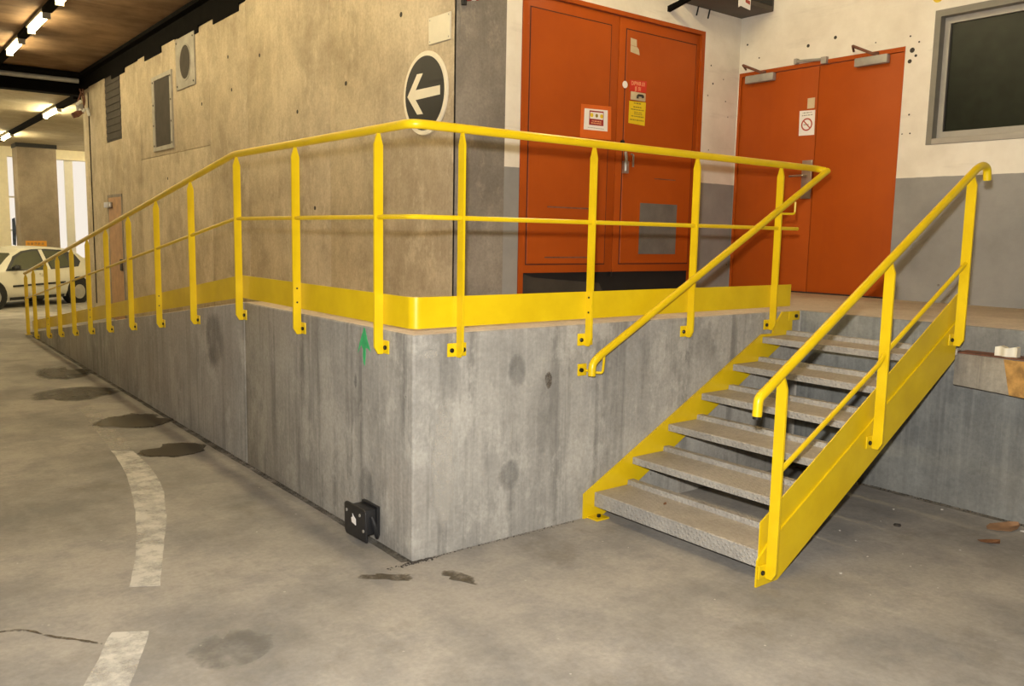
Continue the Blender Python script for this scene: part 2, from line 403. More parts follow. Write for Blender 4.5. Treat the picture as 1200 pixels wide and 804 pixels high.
# ragged, slightly chipped edges
bev(bm, .014, 3); conc_mats(bm)
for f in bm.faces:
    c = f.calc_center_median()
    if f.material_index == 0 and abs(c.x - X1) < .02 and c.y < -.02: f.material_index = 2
obj('loading_platform', bm, ['front', 'top', 'bluegrey'], kind='structure', label='raised grey concrete loading platform behind the yellow guardrail', at=(0, 0, 0))
bm = new()
prism(bm, [(KY + .004, -.02), (KY + .004, H), (11.55, .004), (11.55, -.02)], 'x', 0, XW + .1)
bev(bm, .010, 2); conc_mats(bm)
obj('access_ramp', bm, ['front', 'top'], kind='structure', label='long grey concrete ramp falling away beside the tan wall', at=(0, KY, 0))

# long tan wall on the ramp's inner side: cast sections with hairline joints
wl = thing('wall_left', (XW, 2.088, 0), 'tall tan board-formed concrete wall along the ramp', kind='structure')
box('wall_core', (XW + .02, XW + .42, YW + .001, 15.0, -.05, 4.6), 'wall', wl)
secs = [YW + .0, 4.25, 6.4, 7.70, 9.1, 11.0, 12.13, 13.22, 14.45, 15.0]
for i, (a, b) in enumerate(zip(secs, secs[1:])):
    if abs(a - 12.13) < .01:            # section with the dark opening above
        box('wall_panel', (XW, XW + .02, a + .004, b - .004, -.05, 3.17), 'wall', wl, .003); continue
    top = 4.27 + .05 * (i % 3 == 1)
    if i in (3, 4):
        box('wall_panel', (XW, XW + .02, a + .004, b - .004, -.05, 2.745), 'wall', wl, .003)
        box('wall_panel', (XW, XW + .02, a + .004, b - .004, 2.752, top), 'wall', wl, .003)
    else:
        box('wall_panel', (XW, XW + .02, a + (.0 if i == 0 else .004), b - .004, -.05, top), 'wall', wl, .003)
for (y, z) in ((2.892, 3.487), (6.9, 3.35), (6.0, 3.62), (5.0, 2.9), (3.9, 3.05), (7.0, 3.75), (8.0, 3.3), (9.6, 2.4), (4.6, 1.9)):
    bm = new(); disc(bm, (y, z), 'x', .022, XW - .0012, XW + .004, 12); obj('tie_hole', bm, 'mesh', wl)

# short return wall beside the doors
box('wall_corner', (XW + .003, 2.14, YW, YW + .4, 1.1, ZC), 'ret', kind='structure', label='short brown concrete return wall between sign wall and orange doors')
# painted wall with the first door pair
bm = new()
bx(bm, 2.14, 2.30, YW, YW + .25, 1.1, ZC); bx(bm, 4.585, X2 + .3, YW, YW + .25, 1.1, ZC); bx(bm, 2.30, 4.585, YW, YW + .25, 3.675, ZC)
obj('wall_back', bm, 'paintwall', kind='structure', label='white over grey painted wall around the vented orange doors', at=(3, YW, 1.1))
# painted wall with the second door pair and the window
bm = new()
bx(bm, X2, X2 + .25, 2.075, YW + .2, 1.1, ZC); bx(bm, X2, X2 + .25, .335, 2.075, 3.345, ZC)
bx(bm, X2 - .012, X2 + .25, .095, .335, 1.1, ZC); bx(bm, X2 - .012, X2 + .25, -1.75, .095, 1.1, 2.49); bx(bm, X2 - .012, X2 + .25, -1.75, .095, 3.59, ZC)
bx(bm, X2 - .012, X2 + .25, -9, -1.75, 1.1, ZC)
obj('wall_right', bm, 'paintwall', kind='structure', label='white over grey painted wall with the dark window', at=(X2, 0, 1.1))
wr = bpy.data.objects['wall_right']
for (y, z, r_) in ((.275, 3.30, .022), (.24, 3.25, .012), (.29, 3.21, .018), (.22, 3.36, .008), (.30, 3.42, .008), (.26, 2.76, .008), (.24, 2.60, .007), (.31, 2.60, .006)):
    bm = new(); disc(bm, (y, z), 'x', r_, X2 - .0135, X2 - .010, 10); obj('anchor_hole', bm, 'mesh', wr)
for (y, z, r_) in ((1.30, 3.50, .016), (1.02, 3.53, .016), (1.85, 3.47, .008), (.62, 3.42, .006), (2.0, 3.62, .010)):
    bm = new(); disc(bm, (y, z), 'x', r_, X2 - .0015, X2 + .002, 10); obj('anchor_hole', bm, 'mesh', wr)
wb = bpy.data.objects['wall_back']
for (x, z, r_) in ((4.70, 3.37, .008), (4.74, 3.20, .010), (4.90, 3.26, .006), (4.72, 2.55, .006), (4.95, 3.05, .007)):
    bm = new(); disc(bm, (x, z), 'y', r_, YW - .0015, YW + .002, 10); obj('anchor_hole', bm, 'mesh', wb)
# rest of the hall around the camera
box('wall_front', (-9.2, X2 + .3, -9.2, -9.0, -.2, ZC), 'pillar', kind='structure', label='concrete wall closing the hall behind')
box('wall_outer', (-9.2, -9.0, -9, 30, -.5, ZC), 'wall', kind='structure', label='concrete wall on the open side of the hall')
box('wall_link', (XW + .42, 12.2, 14.7, 15.0, -.2, ZC), 'wall', kind='structure', label='concrete wall behind the ramp wall end')
box('wall_side', (12.0, 12.2, 15, 30, -.5, ZC), 'cream', kind='structure', label='cream wall of the lower bay')
box('ceiling', (-9.2, X2 + .3, -9.2, 15.0, ZC, ZC + .25), 'ceiling', kind='structure', label='brown stained concrete ceiling over the roadway', smooth=False)
box('ceiling_lower_bay', (-9.2, 12.2, 15.2, 30, 4.25, 4.5), 'ceiling2', kind='structure', label='pale ochre ceiling of the far bay')

# far bay: window wall with cream lintel and posts
wf = thing('wall_far', (0, 28.9, -.34), 'cream window wall with bright openings behind the parked car', kind='structure')
box('lintel', (-9, 12, 28.9, 29.3, 3.93, 4.26), 'cream', wf)
box('parapet', (-9, 12, 28.9, 29.3, -.34, .62), 'cream', wf)
for a, b in ((-9, -5.0), (.9, 2.15), (2.40, 2.72), (6.6, 12)):
    box('pier', (a, b, 28.9, 29.3, .62, 3.93), 'cream', wf)
wn = thing('window_2', (4.6, 29.15, .62), 'bright frosted window to the right of the far pillar', kind='structure')
for x, wd in ((3.50, .06), (3.86, .26), (5.2, .1)): box('mullion', (x, x + wd, 29.1, 29.18, .62, 3.93), 'white', wn)
wn = thing('window_3', (2.2, 29.15, .62), 'narrow bright window to the left of the far pillar', kind='structure')
for z in (1.5, 2.6): box('glazing_bar', (2.15, 2.40, 29.1, 29.16, z, z + .05), 'white', wn)
bm = new(); prism(bm, [(2.21, 1.05), (2.30, 1.02), (2.33, 1.5), (2.31, 1.95), (2.22, 1.9)], 'y', 29.06, 29.075)
obj('banner', bm, 'blue', label='narrow blue banner hanging in the far window', cat='banner')

# far pillar
pl = thing('concrete_pillar', (2.75, 27.6, -.34), 'dark square concrete pillar behind the white car', 'pillar')
box('shaft', (2.19, 3.30, 27.2, 28.1, -.34, 4.13), 'pillar', pl, .02)
box('cap', (2.17, 3.32, 27.17, 28.1, 4.13, 4.25), 'black', pl)
sg = thing('sign_plate', (2.6, 27.17, 1.1), 'small orange sign plate on the far pillar', 'sign')
box('plate', (2.31, 2.90, 27.17, 27.197, 1.04, 1.21), 'orangesign', sg)
for k in range(5): box('print_mark', (2.35 + k * .10, 2.42 + k * .10, 27.166, 27.17, 1.09, 1.16), 'rust', sg)

# beams at the top of the long wall and across the roadway
t1 = thing('trim_1', (XW - .02, 9, 4.3), 'black steel beam along the top of the tan wall', kind='structure')
box('beam_web', (XW - .004, XW + .02, 2.1, 15, 4.30, 4.6), 'darkbeam', t1)
box('beam_flange', (XW - .10, XW - .004, 2.1, 15.0, 4.53, 4.585), 'darkbeam', t1)
for y in (12.68, 10.6, 8.95, 7.5, 5.9, 4.3):
    box('beam_bracket', (XW - .012, XW + .002, y - .9, y - .02, 4.215, 4.31), 'darkbeam', t1)
t2 = thing('trim_2', (-3, 15, 4.2), 'dark steel cross beam over the roadway', kind='structure')
box('beam_body', (-9, XW, 15.0, 15.2, 4.20, 4.6), 'darkbeam', t2)
box('beam_edge', (-9, XW + .02, 14.86, 15.0, 4.19, 4.24), 'darkbeam', t2)
bm = new(); tube(bm, [(-9, 14.78, 4.40), (XW - .1, 14.78, 4.44)], .045, 10); obj('pipe', bm, 'galv', t2)
bm = new(); tube(bm, [(-9, 14.70, 4.52), (XW - .1, 14.70, 4.54)], .05, 10); obj('pipe', bm, 'darkbeam', t2)
# recessed dark louvre at the end of the wall
lo = thing('louvre', (XW, 12.7, 3.17), 'tall dark louvre opening near the end of the tan wall', 'vent')
box('back_plate', (XW + .012, XW + .0199, 12.14, 13.21, 3.175, 4.3), 'mesh', lo)
for k in range(9): box('slat', (XW + .001, XW + .012, 12.16, 13.19, 3.21 + k * .118, 3.27 + k * .118), 'mesh', lo)

# ------------------------------------------------------------------ doors
# first pair, in the wall facing the roadway
d1 = thing('door_1', (3.44, YW, H), 'tall orange steel double door with grey vent and warning labels', kind='structure')
bm = new()
bx(bm, 2.302, 2.352, YW - .012, YW + .10, H, 3.672); bx(bm, 4.535, 4.583, YW - .012, YW + .10, H, 3.672); bx(bm, 2.352, 4.535, YW - .012, YW + .10, 3.635, 3.672)
obj('frame', bm, 'orange', d1)
for (x0, x1, ix0, ix1) in ((2.358, 3.422, 2.40, 3.32), (3.432, 4.530, 3.52, 4.475)):
    lf = box('leaf', (x0, x1, YW + .012, YW + .05, 1.342, 3.630), 'orange', d1, .004)
    bm = new(); bx(bm, ix0 - .010, ix1 + .010, YW + .0105, YW + .0125, 1.41, 3.54); obj('seam', bm, 'rustdark', lf)
    bm = new(); bx(bm, ix0, ix1, YW + .004, YW + .013, 1.42, 3.53); bev(bm, .004, 1); obj('skin', bm, 'orange', lf)
    for z in (1.62, 2.55, 3.45):
        bm = new(); xh = x0 - .004 if x0 < 3 else x1 + .004
        tube(bm, [(xh, YW - .006, z - .06), (xh, YW - .006, z + .06)], .010, 8); obj('hinge', bm, 'orange', lf)
    if x0 < 3:
        for a, b, z in ((2.62, 3.10, 1.905), (2.60, 3.15, 1.47)):
            bm = new(); bx(bm, a, b, YW + .003, YW + .007, z, z + .012); obj('dent', bm, 'rustred', lf)
    else:
        v = box('vent', (3.735, 4.312, YW + .002, YW + .008, 1.478, 2.018), 'orange', lf)
        bm = new(); bx(bm, 3.765, 4.282, YW - .003, YW + .003, 1.508, 1.988); obj('mesh_panel', bm, 'ventgrey', v)
        bm = new()
        tube(bm, [(3.535, YW - .01, 2.44), (3.535, YW - .02, 2.40), (3.54, YW - .02, 2.27)], .016, 10); bx(bm, 3.515, 3.575, YW - .02, YW + .008, 2.25, 2.36)
        obj('lock', bm, 'steel', lf)
        bm = new(); tube(bm, fillet([(3.62, YW + .0, 2.43), (3.62, YW - .03, 2.42), (3.62, YW - .03, 2.31)], .02), .009, 8); obj('pull_handle', bm, 'steel', lf)
        bm = new(); bx(bm, 3.95, 4.25, YW + .003, YW + .007, 2.22, 2.228); obj('dent', bm, 'rustred', lf)
bm = new(); tube(bm, [(3.50, YW - .012, 2.53), (3.50, YW + .01, 2.53)], .018, 10); obj('keyhole', bm, 'black', d1)
box('threshold_gap', (2.352, 4.535, YW + .06, YW + .10, H, 1.342), 'dark', d1)
bm = new(); prism(bm, [(2.38, 1.165), (3.35, 1.165), (3.30, 1.24), (2.52, 1.30), (2.41, 1.33)], 'y', YW + .045, YW + .06); obj('kick_plate', bm, 'mesh', d1)
bm = new(); bx(bm, 3.42, 3.445, YW + .02, YW + .05, 1.30, 1.36); obj('floor_bolt', bm, 'black', d1)

# second pair, facing the steps
d2 = thing('door_2', (X2, 1.2, H), 'orange double door with closers at the head of the steps', kind='structure')
bm = new()
bx(bm, X2 - .010, X2 + .1, 2.045, 2.073, H, 3.343); bx(bm, X2 - .013, X2 + .1, .337, .348, H, 3.343); bx(bm, X2 - .010, X2 + .1, .348, 2.045, 3.305, 3.343)
obj('frame', bm, 'orange', d2)
for (y0, y1) in ((1.169, 2.042), (.350, 1.160)):
    lf = box('leaf', (X2 + .004, X2 + .045, y0, y1, 1.172, 3.300), 'orange', d2, .003)
    ya, yb = (1.64, 1.97) if y0 > 1 else (.475, .785)
    cl = box('closer', (X2 - .055, X2 + .004, ya, yb, 3.225, 3.300), 'galv', lf, .008)
    ym = (ya + yb) / 2 + .02
    bm = new()
    tube(bm, [(X2 - .03, ym - .06, 3.305), (X2 - .17, ym + .09, 3.385)], .013, 8); tube(bm, [(X2 - .17, ym + .09, 3.385), (X2 - .012, ym + .17, 3.375)], .010, 8); disc(bm, (X2 - .03, ym - .06), 'z', .022, 3.296, 3.33, 10)
    obj('closer_arm', bm, 'rustred', cl)
    for z in (1.5, 2.2, 2.9):
        yh = y1 + .002 if y0 > 1 else y0 - .002
        bm = new(); tube(bm, [(X2 - .005, yh, z - .05), (X2 - .005, yh, z + .05)], .009, 8); obj('hinge', bm, 'orange', lf)
    if y0 > 1:
        lk = box('lock_plate', (X2 - .006, X2 + .004, 1.175, 1.285, 2.065, 2.430), 'steel', lf, .003)
        bm = new(); tube(bm, fillet([(X2 - .002, 1.235, 2.285), (X2 - .05, 1.235, 2.285), (X2 - .05, 1.39, 2.282)], .02), .010, 10); obj('lever', bm, 'steel', lk)
        bm = new(); bx(bm, X2 - .022, X2 - .004, 1.168, 1.195, 2.07, 2.425); bev(bm, .005); obj('strike_bar', bm, 'steel', lk)
bm = new()
tube(bm, [(X2 - .03, 1.40, 3.365), (X2 - .03, 1.10, 3.345)], .014, 8); bx(bm, X2 - .05, X2 - .005, 1.385, 1.415, 3.34, 3.39); bx(bm, X2 - .045, X2 - .005, 1.075, 1.13, 3.305, 3.365)
obj('coordinator_rod', bm, 'galv', d2)
box('sill', (X2 - .01, X2 + .1, .348, 2.045, H + .001, 1.169), 'dark', d2)
# far door in the tan wall
d3 = thing('door_3', (XW, 12.75, 0), 'pale orange door at the low end of the tan wall', kind='structure')
m_pale = m_plain('faded_orange_door', (.50, .28, .12, 1), .6)
lf = box('leaf', (XW - .012, XW - .001, 12.30, 13.20, .01, 2.20), m_pale, d3)
bm = new(); bx(bm, XW - .014, XW - .001, 12.25, 12.298, 0.01, 2.24); bx(bm, XW - .014, XW - .001, 13.202, 13.25, .01, 2.24); bx(bm, XW - .014, XW - .001, 12.25, 13.25, 2.202, 2.25); obj('frame', bm, 'ret', d3)
box('door_closer', (XW - .07, XW - .012, 12.9, 13.3, 2.02, 2.12), 'steel', d3, .01)
box('lock_plate', (XW - .03, XW - .012, 12.32, 12.48, .92, 1.12), 'mesh', d3, .005)

# ------------------------------------------------------------------ window in the right wall
w1 = thing('window_1', (X2, -.8, 2.49), 'dark office window in a deep grey frame', kind='structure')
bm = new()
bx(bm, X2 - .02, X2 + .13, .045, .094, 2.491, 3.589); bx(bm, X2 - .02, X2 + .13, -1.749, .045, 3.535, 3.589); bx(bm, X2 - .02, X2 + .13, -1.749, -1.70, 2.491, 3.535)
obj('reveal', bm, 'reveal', w1)
bm = new()
bx(bm, X2 + .06, X2 + .10, .0, .045, 2.54, 3.535); bx(bm, X2 + .06, X2 + .10, -1.70, .0, 3.485, 3.535); bx(bm, X2 + .06, X2 + .10, -1.70, .0, 2.54, 2.60); bx(bm, X2 + .06, X2 + .10, -1.70, -1.65, 2.6, 3.485)
obj('sash', bm, 'winframe', w1)
bm = new(); bx(bm, X2 - .025, X2 + .13, -1.70, .045, 2.491, 2.54); bev(bm, .005); obj('window_sill', bm, 'winframe', w1)
box('pane', (X2 + .078, X2 + .083, -1.65, .0, 2.60, 3.485), 'glass', w1)
box('gasket', (X2 + .072, X2 + .078, -.012, .0, 2.60, 3.485), 'black', w1)
ro = new()
bx(ro, X2 + 1.6, X2 + 1.7, -2.2, 1.0, 1.9, 4.0); bx(ro, X2 + .26, X2 + 1.7, .9, 1.0, 1.9, 4.0); bx(ro, X2 + .26, X2 + 1.7, -2.3, -2.2, 1.9, 4.0); bx(ro, X2 + .26, X2 + 1.7, -2.3, 1.0, 1.85, 1.9); bx(ro, X2 + .26, X2 + 1.7, -2.3, 1.0, 4.0, 4.05)
obj('dim_room', ro, 'interior', kind='structure', label='dim room behind the office window', at=(X2 + 1, -.6, 1.85))
box('door_edge', (X2 + 1.15, X2 + 1.2, -.62, -.58, 1.9, 4.0), 'dark', w1)

# ------------------------------------------------------------------ guardrail
RZ = 2.173; RS = .1365; RK = 2.30
def rail_z(y): return RZ if y < RK else RZ - RS * (y - RK)
gr = thing('guardrail', (0, 0, 1.0), 'yellow tubular steel guardrail with toe board along platform edge and ramp', 'guardrail')
END = 11.33
bm = new()
path = [(-.035, END, rail_z(END)), (-.035, RK, RZ), (-.035, -.035, RZ), (3.31, -.035, RZ), (3.355, -.085, 2.160)]
tube(bm, fillet(path, .07, 6), .0225, 16); obj('handrail', bm, 'yellow', gr)
bm = new()
tube(bm, fillet([(3.365, -.1, 2.158), (1.175, -.1, .985), (1.122, -.1, .945), (1.120, -.1, .875)], .05, 6), .0225, 16); obj('stair_handrail', bm, 'yellow', gr)
bm = new()
def mid_z(y): return 1.737 if y < RK else 1.737 - .1305 * (y - RK)
tube(bm, fillet([(-.035, END - .02, mid_z(END)), (-.035, RK, 1.737), (-.035, -.035, 1.737), (3.135, -.035, 1.743)], .05, 4), .0125, 10); obj('mid_rail', bm, 'yellow', gr)
# toe board: a folded strip that turns the corner
def strip(bm, pts, t):
    # pts: plan x, y, z bottom, z top ; t: outward thickness vectors
    V = []
    for (x, y, a, b, nx, ny) in pts:
        V.append([bm.verts.new((x, y, a)), bm.verts.new((x, y, b)), bm.verts.new((x + nx * t, y + ny * t, b)), bm.verts.new((x + nx * t, y + ny * t, a))])
    for a, b in zip(V, V[1:]):
        for k in range(4): bm.faces.new((a[k], a[(k + 1) % 4], b[(k + 1) % 4], b[k]))
    bm.faces.new(V[0]); bm.faces.new(V[-1][::-1])
pts = [(-.004, 11.02, .098, .235, -1, 0), (-.004, KY + .02, 1.190, 1.347, -1, 0)]
r = .045
for k in range(7):
    a = k / 6 * math.pi / 2
    pts.append((-.004 + r - r * math.cos(a), -.004 + r - r * math.sin(a), 1.191, 1.347, -math.cos(a), -math.sin(a)))
pts.append((3.14, -.004, 1.195, 1.349, 0, -1))
bm = new(); strip(bm, pts, .006); obj('toe_board', bm, 'yellow', gr)

def post(parent, along, side, zb, zt, screws=False, depth=.05, thick=.012, u0=.010, plane=0.0, bolt_r=.0125, name='post'):
    """flat-bar post standing off a face. side 'x': face x=plane looking -x (posts spaced in y); 'y': face y=plane looking -y."""
    u1 = u0 + depth; uc = (u0 + u1) / 2
    prof = [(u0, zb), (u1 - .022, zb), (u1, zb + .038), (u1, zt - .062), (uc + .007, zt), (uc - .007, zt), (u0, zt - .062)]
    bm = new()
    if side == 'x': prism(bm, [(plane - u, z) for u, z in prof], 'y', along - thick / 2, along + thick / 2)
    else: prism(bm, [(plane - u, z) for u, z in prof], 'x', along - thick / 2, along + thick / 2)
    p = obj(name, bm, 'yellow', parent)
    bm = new()
    if side == 'x': bx(bm, plane - u0, plane - .0005, along - .058, along + .058, zb + .002, zb + .072)
    else: bx(bm, along - .058, along + .058, plane - u0, plane - .0005, zb + .002, zb + .072)
    bev(bm, .004); obj('foot_plate', bm, 'yellow', p)
    for s in (-.036, .036):
        bm = new()
        if side == 'x':
            disc(bm, (along + s, zb + .036), 'x', bolt_r, plane - u0 - .012, plane - u0, 10)
        else:
            disc(bm, (along + s, zb + .036), 'y', bolt_r, plane - u0 - .012, plane - u0, 10)
        bev(bm, .003, 1); obj('bolt', bm, 'bolt', p)
    if screws:
        for z in screws:
            bm = new()
            if side == 'x': disc(bm, (plane - .035, z), 'y', .006, along - thick / 2 - .004, along - thick / 2, 8)
            else: disc(bm, (plane - .035, z), 'x', .006, along - thick / 2 - .004, along - thick / 2, 8)
            obj('screw', bm, 'bolt', p)
    return p
ZB = 1.0355
for x in (.256, 1.148, 2.03, 2.905):
    pp = post(gr, x, 'y', ZB, RZ - .016, screws=(1.23, 1.315) if abs(x - 1.148) < .01 else False)
    if x > 2.8:
        bm = new(); tube(bm, fillet([(x + .004, -.05, 1.842), (x + .09, -.1, 1.842), (x + .09, -.1, 1.925)], .02), .0075, 8); obj('bracket_rod', bm, 'yellow', pp)
lefty = [.287, 1.293, 2.258, 3.259, 4.207, 5.144, 6.069, 6.948, 7.831, 8.721, 9.579, 10.58]
for i, y in enumerate(lefty):
    zb = ramp_z(y) - .1245 if y > KY else ZB
    zb = max(zb, .006)
    z0 = ramp_z(y) + .07
    post(gr, y, 'x', zb, rail_z(y) - .016, screws=(z0, z0 + .085) if i in (1, 4, 7, 10) else False)
# last, bent post set on the floor
bm = new(); prism(bm, [(-.010, .008), (-.05, .008), (-.06, .05), (-.06, rail_z(END) - .07), (-.042, rail_z(END) - .015), (-.028, rail_z(END) - .015), (-.010, rail_z(END) - .07)], 'y', 11.27, 11.282)
p = obj('post', bm, 'yellow', gr)
bm = new(); bx(bm, -.07, 0, 11.21, 11.34, .001, .010); obj('foot_plate', bm, 'yellow', p)
# bracket of the stair handrail on the platform face
bm = new(); bx(bm, 1.098, 1.165, -.010, -.0005, .862, .932); bev(bm, .003); bp = obj('wall_plate', bm, 'yellow', gr)
bm = new(); disc(bm, (1.118, .897), 'y', .0125, -.022, -.010, 10); obj('bolt', bm, 'bolt', bp)
bm = new(); tube(bm, fillet([(1.155, -.012, .893), (1.18, -.075, .885), (1.205, -.1, .885), (1.215, -.1, .985)], .02), .0075, 8); obj('bracket_rod', bm, 'yellow', bp)

# ------------------------------------------------------------------ staircase
st = thing('steel_staircase', (2.1, -.62, 0), 'yellow steel staircase with six grey tear-plate treads climbing to the platform', 'staircase')
bm = new(); prism(bm, [(1.17, .001), (1.335, .001), (3.17, .985), (3.17, 1.157), (3.05, 1.157), (2.96, 1.065), (2.945, 1.008), (2.815, 1.008), (1.17, .150)], 'y', -.018, -.004)
sl = obj('stringer', bm, 'yellow', st)
bm = new(); bx(bm, 3.12, 3.252, -.022, -.002, 1.092, 1.157); bev(bm, .003); obj('fixing_plate', bm, 'yellow', sl)
bm = new(); disc(bm, (3.20, 1.122), 'y', .013, -.034, -.022, 10); obj('bolt', bm, 'bolt', sl)
bm = new(); bx(bm, 1.20, 1.30, -.10, -.018, .001, .010); obj('floor_cleat', bm, 'yellow', sl)
bm = new(); disc(bm, (1.25, -.062), 'z', .012, .010, .026, 8); obj('bolt', bm, 'bolt', sl)
YR = -1.231
bm = new(); prism(bm, [(1.17, .001), (1.342, .001), (3.035, .972), (3.035, 1.205), (1.255, .205), (1.172, .135)], 'y', YR, YR + .010)
sr = obj('stringer', bm, 'yellow', st)
bm = new(); prism(bm, [(1.192, .10), (1.192, .318), (1.255, .352), (3.03, 1.366), (3.03, 1.10), (1.255, .105)], 'y', YR + .010, YR + .016)
obj('side_plate', bm, 'yellow', sr)
for k in range(6):
    x = 1.2514 + k * .3142; z = .1504 + k * .16795; t = .004
    bm = new()
    fd = .085 if k == 0 else .042
    prof = [(x, z - fd), (x, z - .004), (x + .004, z), (x + .275, z), (x + .280, z + .030), (x + .325, z + .030), (x + .325, z + .026), (x + .284, z + .026), (x + .279, z - t), (x + .005, z - t), (x + t, z - .006), (x + t, z - fd)]
    prism(bm, prof, 'y', -.020, YR + .017)
    tr = obj('tread', bm, 'tread', st)
    for yy in (-.024, YR + .022):
        bm = new(); bx(bm, x + .012, x + .20, min(yy - .004, yy + .004), max(yy - .004, yy + .004), z - .036, z - t); obj('tread_bracket', bm, 'galv', tr)
def rr(x): return 1.034 + (x - 1.205) * .5845
for x in (1.232, 2.135, 2.985):
    zb = {1.232: .038, 2.135: .552, 2.985: 1.058}[x]
    post(st, x, 'y', zb, rr(x) - .016, depth=.056, plane=YR)
bm = new()
tube(bm, fillet([(1.046, -1.27, .862), (1.05, -1.27, .945), (1.10, -1.27, .972), (3.03, -1.27, 2.098), (3.10, -1.27, 2.118), (3.155, -1.27, 2.105), (3.168, -1.27, 2.035)], .045, 6), .0225, 16)
obj('handrail', bm, 'yellow', st)
bm = new(); tube(bm, fillet([(1.24, -1.27, .566), (2.09, -1.27, 1.022), (2.135, -1.27, 1.072), (2.985, -1.27, 1.547)], .03, 4), .0125, 10); obj('mid_rail', bm, 'yellow', st)

bm = new(); disc(bm, (1.046, -1.27), 'z', .0205, .850, .8625, 16); obj('end_plug', bm, 'bolt', st)

# ------------------------------------------------------------------ things on the platform walls
fx = thing('wall_lamp_box', (-.06, .43, .01), 'small black square fixture with a torn white sticker low on the platform wall', 'fixture')
bm = new(); prism(bm, [(.29, .030), (.515, .022), (.535, .040), (.54, .19), (.52, .203), (.315, .205), (.297, .19)], 'x', -.108, -.092); bev(bm, .006); obj('face_plate', bm, 'blackpl', fx)
bm = new(); prism(bm, [(.335, .05), (.50, .05), (.50, .19), (.335, .19)], 'x', -.092, -.02); bev(bm, .008); obj('housing', bm, 'blackpl', fx)
bm = new(); tube(bm, fillet([(-.05, .335, .15), (-.045, .31, .11), (-.03, .315, .05), (-.012, .34, .03)], .02), .012, 8); obj('cable', bm, 'blackpl', fx)
bm = new(); bx(bm, -.02, -.0005, .33, .50, .04, .20); obj('back_plate', bm, 'blackpl', fx)
bm = new(); prism(bm, [(.40, .098), (.445, .105), (.452, .128), (.435, .138), (.438, .155), (.428, .145), (.402, .132)], 'x', -.1098, -.1075); obj('sticker', bm, 'paper', fx)
for y, z in ((.355, .165), (.505, .158), (.315, .09)):
    bm = new(); disc(bm, (y, z), 'x', .009, -.1115, -.1075, 8); obj('screw', bm, 'galv', fx)
bm = new()
prism(bm, [(.515, 1.03), (.535, 1.055), (.575, 1.005), (.555, 1.06), (.532, 1.10), (.503, 1.152), (.492, 1.145), (.468, 1.09), (.430, 1.028), (.462, 1.04), (.486, 1.042), (.487, .99), (.497, .942), (.512, .96), (.518, 1.0)], 'x', -.0015, .0005)
obj('paint_mark', bm, 'green', label='green sprayed arrow pointing up on the platform wall', cat='paint mark')
def blob(name, cx, cy, rx, ry, mat, label, cat, z=.0015, n=28, jag=.18, rot=0, thick=.0012, seed=1, group=None, hull=None, kind=None):
    rnd = random.Random(seed); ph = [rnd.uniform(0, 6.28) for _ in range(5)]
    pts = []
    for k in range(n):
        a = 2 * math.pi * k / n
        q = 1 + jag * (.5 * math.sin(2 * a + ph[0]) + .4 * math.sin(3 * a + ph[1]) + .3 * math.sin(5 * a + ph[2]) + .25 * math.sin(7 * a + ph[3]))
        u, v = rx * q * math.cos(a), ry * q * math.sin(a)
        pts.append((cx + u * math.cos(rot) - v * math.sin(rot), cy + u * math.sin(rot) + v * math.cos(rot)))
    bm = new(); prism(bm, pts, 'z', z, z + thick)
    return obj(name, bm, mat, label=label, cat=cat, group=group, kind=kind)
# patches of damp and bare plaster on the platform faces
def wallpatch(axis, c, ru, rv, mat, label, seed, cat='stain', name='wall_stain'):
    rnd = random.Random(seed); ph = [rnd.uniform(0, 6.28) for _ in range(4)]; pts = []
    for k in range(22):
        a = 2 * math.pi * k / 22; q = 1 + .2 * (math.sin(2 * a + ph[0]) * .5 + math.sin(3 * a + ph[1]) * .5 + .4 * math.sin(6 * a + ph[2]))
        pts.append((c[0] + ru * q * math.cos(a), c[1] + rv * q * math.sin(a)))
    bm = new(); prism(bm, pts, axis, -.0018, -.0003); obj(name, bm, mat, label=label, cat=cat)
wallpatch('y', (.62, .35), .085, .13, 'wet_y', 'oval dark damp patch low on the front platform face', 3)
wallpatch('y', (.88, .86), .035, .085, 'brown_y', 'small dark streak below the guardrail on the front platform face', 4)
wallpatch('y', (.66, .93), .09, .11, 'wet_y', 'faint round damp patch high on the front platform face', 5)
wallpatch('y', (.19, .50), .10, .42, 'chalk_y', 'chalky pale plaster beside the platform corner', 6)
wallpatch('y', (.10, 1.06), .07, .035, 'chalk_y', 'chipped pale scar left of the first front post', 8)
wallpatch('x', (.48, .25), .11, .17, 'wet_x', 'dark smudge on the wall behind the black fixture', 9)
wallpatch('x', (.60, .84), .02, .06, 'wet_x', 'thin dark drip mark below the green arrow', 10)
wallpatch('x', (2.9, .80), .25, .30, 'wet_x', 'broad damp stain on the ramp wall', 11)

